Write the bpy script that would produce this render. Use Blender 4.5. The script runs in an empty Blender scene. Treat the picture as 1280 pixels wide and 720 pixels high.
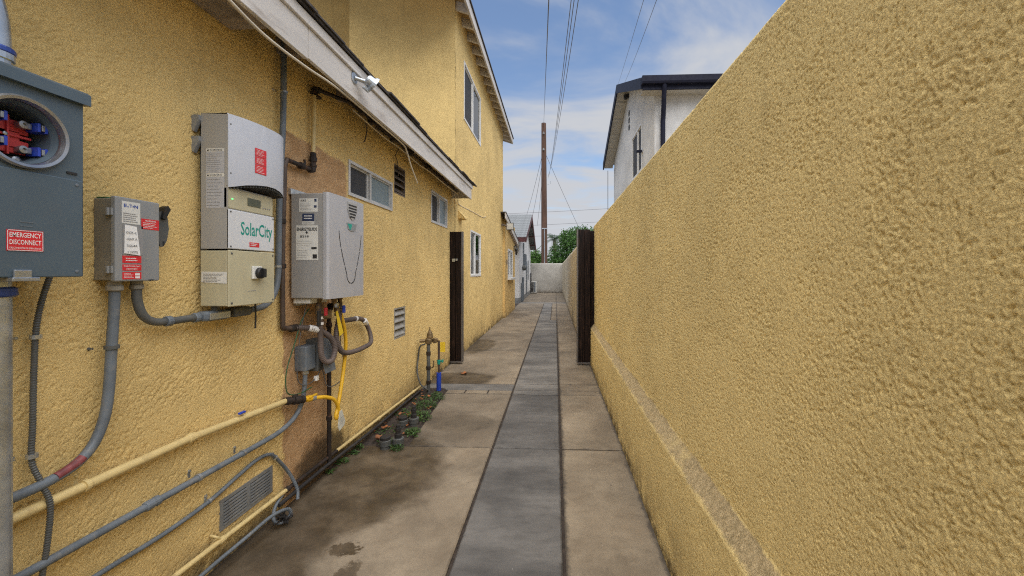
import bpy, bmesh, math, random
import numpy as np
from mathutils import Vector, Matrix, Quaternion

random.seed(7)
R = math.radians
scene = bpy.context.scene
COL = scene.collection

# ------------------------------------------------------------------ camera
cam_d = bpy.data.cameras.new('camera')
cam = bpy.data.objects.new('camera', cam_d)
COL.objects.link(cam)
scene.camera = cam
cam.location = (0, 0, 1.35)
cam.rotation_euler = (R(90), 0, math.atan(23 / 500))
cam_d.sensor_width = 36
cam_d.lens = 500 / 1280 * 36
cam_d.shift_x = -31 / 1280
cam_d.shift_y = -20 / 1280
cam_d.clip_start = 0.02
cam_d.clip_end = 3000

# ------------------------------------------------------------------ sky and sun
SUN_EL, SUN_AZ = 67, 163          # degrees; azimuth from +Y towards +X
world = bpy.data.worlds.new('World')
scene.world = world
world.use_nodes = True
wn, wl = world.node_tree.nodes, world.node_tree.links
wn.clear()
w_out = wn.new('ShaderNodeOutputWorld')
w_bg = wn.new('ShaderNodeBackground')
w_bg.inputs['Strength'].default_value = 0.05
sky = wn.new('ShaderNodeTexSky')
sky.sky_type = 'NISHITA'
sky.sun_disc = False
sky.sun_elevation = R(SUN_EL)
sky.sun_rotation = R(SUN_AZ)
sky.dust_density = 1.0
sky.ozone_density = 2.0
tc = wn.new('ShaderNodeTexCoord')
sep = wn.new('ShaderNodeSeparateXYZ')
wl.new(tc.outputs['Generated'], sep.inputs[0])
def wmath(op, a, b=None, clamp=False):
    n = wn.new('ShaderNodeMath'); n.operation = op; n.use_clamp = clamp
    for i, v in enumerate((a, b)):
        if v is None: continue
        if isinstance(v, (int, float)): n.inputs[i].default_value = v
        else: wl.new(v, n.inputs[i])
    return n.outputs[0]
zz = wmath('MAXIMUM', sep.outputs['Z'], 0.0)
den = wmath('ADD', zz, 0.10)
comb = wn.new('ShaderNodeCombineXYZ')        # direction projected on a flat cloud deck
wl.new(wmath('DIVIDE', sep.outputs['X'], den), comb.inputs[0])
wl.new(wmath('DIVIDE', sep.outputs['Y'], den), comb.inputs[1])
mp = wn.new('ShaderNodeMapping')
mp.inputs['Location'].default_value = (3.3, 1.7, 0.0)
mp.inputs['Rotation'].default_value = (0, 0, R(12))
mp.inputs['Scale'].default_value = (0.75, 1.25, 1)
wl.new(comb.outputs[0], mp.inputs[0])
nz = wn.new('ShaderNodeTexNoise')
nz.inputs['Scale'].default_value = 1.1
nz.inputs['Detail'].default_value = 9
nz.inputs['Roughness'].default_value = 0.55
nz.inputs['Distortion'].default_value = 0.9
wl.new(mp.outputs[0], nz.inputs['Vector'])
# the deck thickens towards the horizon, as any layer of cloud seen edge-on
slant = wmath('POWER', wmath('SUBTRACT', 1.0, zz, clamp=True), 5.0)
dens = wmath('ADD', nz.outputs['Fac'], wmath('MULTIPLY', slant, 0.42))
ramp = wn.new('ShaderNodeMapRange')
ramp.inputs['From Min'].default_value = 0.41
ramp.inputs['From Max'].default_value = 0.71
ramp.interpolation_type = 'SMOOTHSTEP'
wl.new(dens, ramp.inputs['Value'])
cmix = wn.new('ShaderNodeMix'); cmix.data_type = 'RGBA'
wl.new(ramp.outputs['Result'], cmix.inputs['Factor'])
wl.new(sky.outputs[0], cmix.inputs['A'])
cmix.inputs['B'].default_value = (3.35, 3.45, 3.68, 1)
wl.new(cmix.outputs['Result'], w_bg.inputs['Color'])
wl.new(w_bg.outputs[0], w_out.inputs['Surface'])

sun_d = bpy.data.lights.new('sun', 'SUN')
sun = bpy.data.objects.new('sun', sun_d)
COL.objects.link(sun)
sun_d.energy = 1.5
sun_d.angle = R(95)
sun_d.color = (1.0, 0.95, 0.88)
to_sun = Vector((math.sin(R(SUN_AZ)) * math.cos(R(SUN_EL)), math.cos(R(SUN_AZ)) * math.cos(R(SUN_EL)), math.sin(R(SUN_EL))))
sun.rotation_euler = to_sun.to_track_quat('Z', 'Y').to_euler()
sun.location = to_sun * 40

vs = scene.view_settings
vs.view_transform = 'Standard'
vs.look = 'None'
vs.exposure = 1.82
vs.gamma = 1
vs.use_curve_mapping = False
scene.cycles.use_denoising = False          # keep the grit of the render: no smoothing
scene.cycles.filter_width = 1.15
scene.cycles.use_adaptive_sampling = False
scene.cycles.max_bounces = 6
scene.cycles.diffuse_bounces = 4

# ------------------------------------------------------------------ materials
def _nodes(name):
    m = bpy.data.materials.new(name)
    m.use_nodes = True
    nt = m.node_tree
    return m, nt, nt.nodes['Principled BSDF']

class NT:
    """small helper round a node tree"""
    def __init__(s, nt): s.nt = nt; s.n = nt.nodes; s.l = nt.links
    def put(s, sock, v):
        if isinstance(v, (int, float)): sock.default_value = v
        elif isinstance(v, tuple): sock.default_value = v if len(v) != 3 or sock.type != 'RGBA' else (*v, 1)
        else: s.l.new(v, sock)
    def math(s, op, a, b=None, c=None, clamp=False):
        n = s.n.new('ShaderNodeMath'); n.operation = op; n.use_clamp = clamp
        for i, v in enumerate((a, b, c)):
            if v is not None: s.put(n.inputs[i], v)
        return n.outputs[0]
    def noise(s, vec, scale, detail=4, rough=.55, dist=0):
        n = s.n.new('ShaderNodeTexNoise')
        s.put(n.inputs['Vector'], vec)
        n.inputs['Scale'].default_value = scale; n.inputs['Detail'].default_value = detail
        n.inputs['Roughness'].default_value = rough; n.inputs['Distortion'].default_value = dist
        return n.outputs['Fac']
    def rng(s, v, a, b, c=0., d=1., smooth=True):
        n = s.n.new('ShaderNodeMapRange')
        if smooth: n.interpolation_type = 'SMOOTHSTEP'
        s.put(n.inputs['Value'], v)
        for k, x in (('From Min', a), ('From Max', b), ('To Min', c), ('To Max', d)): s.put(n.inputs[k], x)
        return n.outputs['Result']
    def mix(s, f, a, b, mode='MIX'):
        n = s.n.new('ShaderNodeMix'); n.data_type = 'RGBA'; n.blend_type = mode
        s.put(n.inputs['Factor'], f); s.put(n.inputs['A'], a); s.put(n.inputs['B'], b)
        return n.outputs['Result']
    def scale(s, vec, sc):
        n = s.n.new('ShaderNodeMapping'); s.put(n.inputs[0], vec); n.inputs['Scale'].default_value = sc
        return n.outputs[0]
    def pos(s):
        return s.n.new('ShaderNodeNewGeometry').outputs['Position']
    def obj(s):
        return s.n.new('ShaderNodeTexCoord').outputs['Object']
    def xyz(s, vec):
        n = s.n.new('ShaderNodeSeparateXYZ'); s.put(n.inputs[0], vec); return n.outputs
    def bump(s, h, strength, dist, normal=None):
        n = s.n.new('ShaderNodeBump'); s.put(n.inputs['Height'], h)
        n.inputs['Strength'].default_value = strength; n.inputs['Distance'].default_value = dist
        if normal is not None: s.l.new(normal, n.inputs['Normal'])
        return n.outputs[0]

def M(name, col, rough=.5, metal=0., var=.12, vs_=6., grime=None, gsc=9., gamt=.5, bump=0., bsc=80., spec=.5, streak=None, coat=0.):
    """plain painted / metal / plastic surface with uneven tone, optional grime"""
    m, nt, p = _nodes(name); t = NT(nt); v = t.obj()
    vec = t.scale(v, streak) if streak else v
    n1 = t.noise(vec, vs_, 5)
    lo = tuple(c * (1 - var) for c in col); hi = tuple(min(1, c * (1 + var)) for c in col)
    c = t.mix(t.rng(n1, .3, .7), lo, hi)
    if grime:
        g = t.rng(t.noise(vec, gsc, 7, .65), .52, .72)
        c = t.mix(t.math('MULTIPLY', g, gamt), c, grime)
    t.put(p.inputs['Base Color'], c)
    r = t.rng(t.noise(v, vs_ * 3, 4), .3, .7, max(.02, rough - .07), min(1, rough + .1))
    t.put(p.inputs['Roughness'], r)
    p.inputs['Metallic'].default_value = metal
    p.inputs['Specular IOR Level'].default_value = spec
    p.inputs['Coat Weight'].default_value = coat
    if bump: t.put(p.inputs['Normal'], t.bump(t.noise(v, bsc, 4), bump, .004))
    return m

YEL = (.80, .588, .246)
def stucco(name, base, patch=False, mortar=False, fine=260., grime_amt=.5, low_grime=True, relief_=.6, mottle=1.):
    m, nt, p = _nodes(name); t = NT(nt); v = t.pos(); x, y, z = t.xyz(v)
    big = t.noise(v, 1.1, 5, .6); mid = t.noise(v, 7., 6, .6)
    lo = tuple(c * (1 - .13 * mottle) for c in base); hi = tuple(min(1, c * (1 + .09 * mottle)) for c in base)
    c = t.mix(t.rng(big, .32, .68), lo, hi)
    c = t.mix(t.math('MULTIPLY', t.rng(mid, .45, .75), .33 * mottle), c, tuple(b * .78 for b in base))
    # rain streaks: stretched down the wall
    st = t.noise(t.scale(v, (5, 5, .5)), 1.6, 6, .6)
    c = t.mix(t.math('MULTIPLY', t.rng(st, .55, .78), .28 * mottle), c, (.30, .22, .11))
    # rust and splash spots
    sp = t.rng(t.noise(v, 17., 3, .5), .70, .76)
    c = t.mix(t.math('MULTIPLY', sp, .35 * grime_amt), c, (.17, .11, .06))
    if low_grime:      # splash dirt along the foot of the wall
        f = t.math('MULTIPLY', t.rng(z, .04, .34, 1., 0.), t.rng(t.noise(v, 5.5, 7, .65), .36, .62))
        c = t.mix(t.math('MULTIPLY', f, grime_amt), c, (.13, .09, .05))
        f2 = t.math('MULTIPLY', t.rng(z, .015, .11, 1., 0.), t.rng(t.noise(v, 8., 7, .7), .38, .58))
        c = t.mix(t.math('MULTIPLY', f2, min(1., grime_amt * 1.6)), c, (.045, .032, .02))
    if patch:          # the strip where the old brown coat was never painted over
        n = t.math('MULTIPLY', t.math('SUBTRACT', t.noise(v, 9., 5, .6), .5), .10)
        yy = t.math('ADD', y, n); zn = t.math('ADD', z, n)
        left = t.rng(yy, 2.195, 2.215)
        edge = t.rng(zn, 1.10, 1.60, 2.68, 2.895, False)
        right = t.rng(t.math('SUBTRACT', yy, edge), -.012, .012, 1., 0.)
        topl = t.math('ADD', 2.17, t.math('MULTIPLY', t.math('SUBTRACT', y, 2.2), -.03))
        top = t.rng(t.math('SUBTRACT', zn, topl), -.015, .015, 1., 0.)
        k = t.math('MULTIPLY', t.math('MULTIPLY', left, right), top)
        br = t.mix(t.rng(t.noise(v, 16., 6, .65), .30, .70), (.44, .265, .130), (.57, .37, .195))
        c = t.mix(k, c, br)
        # mildew where the drain splashes the foot of the strip
        a_ = t.math('DIVIDE', t.math('SUBTRACT', y, 2.60), .34); b_ = t.math('DIVIDE', t.math('SUBTRACT', z, .06), .26)
        dd = t.math('ADD', t.math('ADD', t.math('MULTIPLY', a_, a_), t.math('MULTIPLY', b_, b_)), t.math('MULTIPLY', t.math('SUBTRACT', t.noise(v, 9., 7, .7), .5), 1.6))
        c = t.mix(t.math('MULTIPLY', t.rng(dd, .35, 1.15, 1., 0.), .85), c, (.05, .033, .018))
        # bare crack and peeled paint down the right edge of the strip
        ck = t.math('MULTIPLY', t.rng(t.math('ABSOLUTE', t.math('SUBTRACT', yy, t.math('ADD', edge, .004))), .004, .016, 1., 0.), t.rng(z, 1.2, 1.3, 1., 0.))
        c = t.mix(t.math('MULTIPLY', ck, .75), c, (.15, .115, .085))
    if mortar:         # worn ledge: the bare grey render shows
        n = t.math('MULTIPLY', t.math('SUBTRACT', t.noise(v, 11., 6, .65), .5), .05)
        zz_ = t.math('ADD', z, n)
        k = t.math('MULTIPLY', t.rng(zz_, .525, .545), t.rng(zz_, .588, .60, 1., 0.))
        k = t.math('MULTIPLY', k, t.rng(t.noise(t.scale(v, (1, .7, 1)), 3.2, 4), .30, .46))
        c = t.mix(t.math('MULTIPLY', k, .8), c, t.mix(t.rng(t.noise(v, 45., 5, .7), .35, .65), (.27, .21, .13), (.50, .39, .24)))
    t.put(p.inputs['Base Color'], c)
    p.inputs['Roughness'].default_value = .88
    p.inputs['Specular IOR Level'].default_value = .25
    crumb = t.rng(t.noise(v, fine * .75, 6, .72, .4), .38, .56)      # crumbs with crisp edges
    h = t.math('ADD', t.math('MULTIPLY', t.noise(v, fine * 1.3, 4, .7), .9), crumb)
    t.put(p.inputs['Normal'], t.bump(h, relief_, .0032))
    return m

def concrete(name, lo, hi, streak=None, wet=True, spots=.6):
    m, nt, p = _nodes(name); t = NT(nt); v = t.pos(); x, y, z = t.xyz(v)
    vec = t.scale(v, streak) if streak else v
    n1 = t.noise(vec, 2.2, 7, .62); n2 = t.noise(vec, 14., 6, .65)
    c = t.mix(t.rng(n1, .28, .72), lo, hi)
    c = t.mix(t.math('MULTIPLY', t.rng(n2, .42, .72), .30), c, tuple(b * .60 for b in lo))
    fine = t.noise(v, 130., 3, .7)
    c = t.mix(t.math('MULTIPLY', t.rng(fine, .55, .8), .4), c, tuple(b * .5 for b in lo))
    c = t.mix(1., c, t.mix(t.rng(t.noise(v, 1.3, 5, .6, .5), .32, .68), (.80, .80, .80), (1.20, 1.19, 1.17)), 'MULTIPLY')
    # every pour has its own tone
    rn = nt.nodes.new('ShaderNodeObjectInfo').outputs['Random']
    c = t.mix(1., c, t.mix(rn, (.80, .80, .81), (1.12, 1.11, 1.09) if wet else (1.38, 1.36, 1.32)), 'MULTIPLY')
    sp2 = t.rng(t.noise(v, 320., 2, .6), .58, .72)
    c = t.mix(t.math('MULTIPLY', sp2, .45), c, tuple(b * .45 for b in lo))
    fl = t.rng(t.noise(v, 55., 2, .5), .775, .79)
    c = t.mix(t.math('MULTIPLY', fl, .8), c, (.55, .53, .48))
    # chips and gum spots
    s1 = t.rng(t.noise(v, 19., 3, .5), .705, .74)
    c = t.mix(t.math('MULTIPLY', s1, spots), c, tuple(b * .33 for b in lo))
    rough = t.rng(n2, .3, .7, .62, .85)
    if wet:
        n = t.math('MULTIPLY', t.math('SUBTRACT', t.noise(v, 3.6, 8, .62), .5), 1.35)
        nf = t.math('MULTIPLY', t.math('SUBTRACT', t.noise(v, 26., 7, .7), .5), 4.2)
        def blob(cx, cy, rx, ry):
            a = t.math('DIVIDE', t.math('SUBTRACT', x, cx), rx); b = t.math('DIVIDE', t.math('SUBTRACT', y, cy), ry)
            d = t.math('ADD', t.math('MULTIPLY', a, a), t.math('MULTIPLY', b, b))
            nn = n if rx > .1 else nf
            return t.rng(t.math('ADD', d, nn), .64, 1.22, 1., 0.)
        k = None
        for b, st in (((-1.36, 2.62, .62, .70), 1.), ((-1.52, 1.75, .44, .95), .95), ((-1.22, 5.02, .46, .34), 1.), ((-1.38, 7.3, .28, .75), .85),
                  ((-1.03, 1.90, .085, .05), 1.), ((-.93, 1.74, .05, .09), .8), ((-.85, 3.55, .34, .20), .38), ((-1.25, 12.5, .4, .8), .5)):
            q = t.math('MULTIPLY', blob(*b), st); k = q if k is None else t.math('MAXIMUM', k, q)
        tone = t.mix(t.rng(t.noise(v, 5.5, 6, .6), .35, .65), (.50, .47, .43), (.27, .245, .21))
        c = t.mix(k, c, t.mix(1., c, tone, 'MULTIPLY'))
        rough = t.math('SUBTRACT', rough, t.math('MULTIPLY', k, .22))
    # black dirt washed along the edge of the middle strip and gathered at the walls
    e = t.math('ABSOLUTE', t.math('SUBTRACT', x, .048))
    e = t.math('MINIMUM', e, t.math('ADD', t.math('ABSOLUTE', t.math('SUBTRACT', x, -.482)), .012))
    e = t.math('MINIMUM', e, t.math('ABSOLUTE', t.math('SUBTRACT', x, .515)))
    e = t.math('MINIMUM', e, t.math('ABSOLUTE', t.math('SUBTRACT', x, -1.55)))
    for yj in (1.32, 3.06, 4.40, 4.55, 4.80, 6.80, 8.87, 11.22, 13.9, 17.2):
        e = t.math('MINIMUM', e, t.math('ADD', t.math('ABSOLUTE', t.math('SUBTRACT', y, yj)), .010))
    d = t.rng(t.math('ADD', e, t.math('MULTIPLY', t.math('SUBTRACT', t.noise(v, 9., 7, .7), .5), .085)), .004, .030, 1., 0.)
    c = t.mix(t.math('MULTIPLY', d, .72), c, (.045, .040, .036))
    t.put(p.inputs['Base Color'], c); t.put(p.inputs['Roughness'], rough)
    p.inputs['Specular IOR Level'].default_value = .35
    h = t.math('ADD', t.math('MULTIPLY', fine, .6), t.noise(vec, 40., 5, .65))
    t.put(p.inputs['Normal'], t.bump(h, .35, .003))
    return m

def glass(name, col, rough=.04, spec=.6):
    m, nt, p = _nodes(name); t = NT(nt); v = t.obj()
    n = t.noise(v, 2.5, 4)
    t.put(p.inputs['Base Color'], t.mix(n, tuple(c * .75 for c in col), tuple(c * 1.25 for c in col)))
    t.put(p.inputs['Roughness'], t.rng(t.noise(v, 20, 4), .3, .7, rough, rough + .06))
    p.inputs['Specular IOR Level'].default_value = spec
    t.put(p.inputs['Normal'], t.bump(t.noise(v, 3., 2), .04, .02))
    return m

MT = dict(
    stucco_near=stucco('painted stucco, brown strip', YEL, patch=True),
    stucco=stucco('painted stucco', YEL, fine=160.),
    stucco_annex=stucco('painted stucco, fresh', (.72, .50, .20), fine=160., grime_amt=.3),
    stucco_right=stucco('garden wall stucco', (.88, .69, .312), mortar=True, fine=230., relief_=.7, mottle=.7),
    wall_far=stucco('pale render', (.40, .385, .35), fine=120., grime_amt=.5, relief_=.3),
    wall_cream=stucco('cream render', (.56, .50, .38), fine=120., grime_amt=.5),
    wall_white=stucco('white render', (.66, .655, .63), fine=120., grime_amt=.15, relief_=.2),
    conc=concrete('old buff concrete', (.192, .156, .114), (.288, .244, .184)),
    conc_grey=concrete('grey trowelled concrete', (.100, .098, .096), (.195, .190, .183), streak=(.6, 1.5, 1), wet=False, spots=.25),
    soil=M('soil', (.042, .031, .024), .95, var=.4, vs_=30, bump=1., bsc=60),
    ground=M('dusty ground', (.20, .17, .13), .95, var=.25, vs_=2),
    meter=M('blue grey enamel', (.075, .108, .135), .42, var=.06, grime=(.12, .12, .11), gamt=.15),
    meter_dark=M('dark enamel inside', (.075, .105, .13), .5),
    ring=M('brushed ring', (.36, .37, .38), .35, .85),
    red=M('red sticker', (.62, .025, .035), .4, var=.08),
    tape_red=M('faded red tape', (.20, .05, .055), .55, var=.3, vs_=40, grime=(.14, .14, .15), gsc=60, gamt=.9),
    redplastic=M('red phenolic', (.55, .05, .05), .5, var=.2),
    blue=M('blue insulator', (.025, .06, .42), .4, var=.2),
    white=M('white print', (.80, .80, .78), .5, var=.04),
    paper=M('aged paper label', (.66, .66, .62), .6, var=.08, grime=(.45, .42, .35), gamt=.3),
    ink=M('black print', (.02, .02, .022), .6),
    greyink=M('grey print', (.25, .25, .25), .6),
    bluink=M('blue print', (.02, .07, .33), .5),
    teal=M('teal print', (.01, .28, .22), .5),
    navy=M('navy label', (.03, .045, .10), .5),
    pvc=M('grey conduit', (.125, .148, .172), .5, var=.2, vs_=11, grime=(.24, .225, .20), gsc=28, gamt=.5),
    pvc_dark=M('dark grey conduit', (.085, .09, .088), .55, var=.15, grime=(.2, .18, .15), gamt=.35),
    steel=M('galvanised steel', (.46, .50, .54), .32, .8, var=.18, vs_=14, grime=(.25, .24, .22), gamt=.3),
    bluesteel=M('blue coupling', (.05, .09, .33), .35, .5),
    boxgrey=M('switch box grey', (.27, .285, .295), .42, .15, var=.08, grime=(.33, .30, .24), gamt=.35, streak=(1, 1, .3)),
    boxside=M('switch box side', (.25, .235, .20), .5, .1, var=.1, grime=(.32, .27, .2), gamt=.3),
    black=M('black plastic', (.015, .015, .016), .45),
    black_rough=M('black rubber', (.022, .02, .02), .7, var=.3, grime=(.09, .075, .06), gamt=.4),
    inv_grey=M('inverter grey', (.45, .465, .50), .42, .0, var=.02, grime=(.32, .31, .28), gamt=.25, streak=(1, 1, .35)),
    inv_side=M('inverter side grey', (.37, .37, .36), .45, .1, var=.05, grime=(.30, .28, .24), gamt=.3, streak=(1, 1, .35)),
    inv_white=M('pale plate', (.62, .64, .66), .4, var=.03),
    inv_beige=M('beige casing', (.47, .435, .29), .45, var=.05, grime=(.33, .29, .2), gamt=.35, streak=(1, 1, .3)),
    lcd=M('lcd', (.07, .08, .05), .15),
    heater=M('heater silver enamel', (.41, .415, .435), .4, .1, var=.02, grime=(.31, .305, .29), gamt=.2, streak=(1, 1, .3)),
    heater_side=M('heater side', (.33, .327, .318), .48, .1, var=.03, grime=(.27, .25, .23), gamt=.25, streak=(1, 1, .3)),
    groove=M('dark slot', (.02, .02, .022), .7),
    pipe_yel=M('pipe painted yellow', (.60, .47, .215), .5, var=.08, grime=(.28, .19, .09), gsc=22, gamt=.45),
    gas_yel=M('yellow gas hose', (.72, .42, .02), .45, var=.12, grime=(.3, .2, .06), gamt=.3),
    tag_yel=M('yellow tag', (.80, .56, .03), .5, var=.08),
    iron=M('rusty black iron', (.035, .027, .023), .65, .4, var=.35, grime=(.15, .065, .03), gsc=25, gamt=.7),
    brownpipe=M('brown weathered pipe', (.085, .06, .048), .55, .2, var=.3, grime=(.20, .14, .1), gamt=.5),
    hose=M('brown hose wrap', (.105, .08, .07), .6, var=.25, grime=(.22, .18, .15), gamt=.4),
    brass=M('weathered brass', (.20, .14, .07), .55, .5, var=.35, vs_=20, grime=(.10, .09, .075), gsc=30, gamt=.8),
    redknob=M('red knob', (.45, .02, .03), .4),
    blueknob=M('blue tape', (.015, .055, .42), .45, var=.15),
    greenwire=M('green wire', (.02, .09, .035), .5),
    greywire=M('grey wire', (.10, .10, .10), .5),
    clearplastic=M('milky plastic', (.55, .56, .50), .3, var=.1),
    fascia=M('chalky white paint', (.60, .575, .545), .7, var=.10, vs_=4, grime=(.24, .19, .15), gsc=7, gamt=.6, bump=.2, streak=(1, .35, 2)),
    eavewood=M('old eave boards', (.30, .25, .20), .85, var=.2, grime=(.12, .09, .06), gamt=.6),
    rafter_yel=M('rafter paint', (.50, .36, .18), .8, var=.12, grime=(.22, .15, .08), gamt=.4),
    shingle=M('dark shingle', (.055, .048, .045), .95, var=.4, vs_=25, bump=.7),
    shingle_grey=M('grey shingle', (.17, .182, .188), .95, var=.3, vs_=14, bump=.6, bsc=25),
    alu=M('window aluminium', (.58, .58, .57), .4, .3, var=.08, grime=(.3, .27, .22), gamt=.4),
    alu_white=M('white vinyl frame', (.72, .72, .70), .4, var=.05, grime=(.4, .36, .3), gamt=.3),
    glass_dark=glass('dark glass', (.010, .012, .016), .06, .25),
    glass_frost=glass('frosted glass', (.17, .225, .25), .35, .4),
    screen=M('insect screen', (.045, .047, .052), .75, var=.12, bump=.5, bsc=400),
    blind=M('window blind', (.62, .62, .58), .6),
    louver=M('brown louvre', (.17, .135, .105), .7, .2, var=.2, grime=(.07, .05, .035), gamt=.6),
    louver_grey=M('grey louvre', (.36, .345, .31), .55, .3, var=.15, grime=(.18, .14, .1), gamt=.5),
    ventgrey=M('grey vent paint', (.20, .21, .215), .55, .2, var=.2, grime=(.34, .31, .26), gsc=16, gamt=.5),
    gate=M('dark stained wood', (.012, .007, .006), .5, var=.5, vs_=3, grime=(.075, .042, .028), gsc=6, gamt=.7, streak=(14, 14, .8), bump=.3),
    gate_steel=M('gate edge steel', (.14, .13, .125), .5, .5, var=.2),
    cable_white=M('aged white cable', (.58, .52, .41), .6, var=.1),
    navyfascia=M('navy black trim', (.010, .012, .028), .6, var=.2),
    soffit=M('pale soffit', (.48, .46, .41), .8, var=.08),
    maroon=M('maroon fascia', (.085, .024, .024), .6, var=.2),
    housewhite=stucco('house white render', (.60, .60, .59), fine=90., grime_amt=.2, relief_=.2),
    polewood=M('creosote pole', (.085, .045, .030), .85, var=.3, vs_=2, streak=(6, 6, .4), grime=(.05, .03, .02), gamt=.5),
    wire=M('overhead wire', (.14, .145, .16), .7),
    acgrey=M('condenser casing', (.55, .55, .52), .5, .2),
    leafdead=M('dead leaf', (.28, .105, .035), .7, var=.4, vs_=30),
)
def clear_glass():
    m, nt, p = _nodes('clear glass'); t = NT(nt)
    nt.nodes.remove(p)
    tr = nt.nodes.new('ShaderNodeBsdfTransparent'); tr.inputs[0].default_value = (.62, .68, .68, 1)
    gl = nt.nodes.new('ShaderNodeBsdfGlossy'); gl.inputs['Roughness'].default_value = .02
    t.put(gl.inputs['Normal'], t.bump(t.noise(t.obj(), 3., 2), .05, .02))
    fr = nt.nodes.new('ShaderNodeFresnel'); fr.inputs['IOR'].default_value = 1.9
    mx = nt.nodes.new('ShaderNodeMixShader'); nt.links.new(fr.outputs[0], mx.inputs[0]); nt.links.new(tr.outputs[0], mx.inputs[1]); nt.links.new(gl.outputs[0], mx.inputs[2])
    nt.links.new(mx.outputs[0], nt.nodes['Material Output'].inputs['Surface'])
    return m
MT['glass_sky'] = clear_glass()
def leafmat(name, lo, hi, trans=.25):
    m, nt, p = _nodes(name); t = NT(nt); v = t.pos()
    c = t.mix(t.rng(t.noise(v, 9., 5, .7), .3, .7), lo, hi)
    t.put(p.inputs['Base Color'], c)
    p.inputs['Roughness'].default_value = .55
    tr = nt.nodes.new('ShaderNodeBsdfTranslucent'); t.put(tr.inputs['Color'], c)
    mx = nt.nodes.new('ShaderNodeMixShader'); mx.inputs[0].default_value = trans
    nt.links.new(p.outputs[0], mx.inputs[1]); nt.links.new(tr.outputs[0], mx.inputs[2])
    nt.links.new(mx.outputs[0], nt.nodes['Material Output'].inputs['Surface'])
    return m
for k_, sp in (('gate', .15), ('navyfascia', .25)):
    MT[k_].node_tree.nodes['Principled BSDF'].inputs['Specular IOR Level'].default_value = sp
MT['leaf'] = leafmat('tree leaf', (.030, .085, .014), (.085, .20, .035))
MT['leaf2'] = leafmat('lighter tree leaf', (.05, .12, .02), (.13, .26, .05))
MT['palm'] = leafmat('palm frond', (.045, .09, .05), (.09, .15, .08))
MT['weed'] = leafmat('weed leaf', (.025, .07, .012), (.085, .17, .035))

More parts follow.
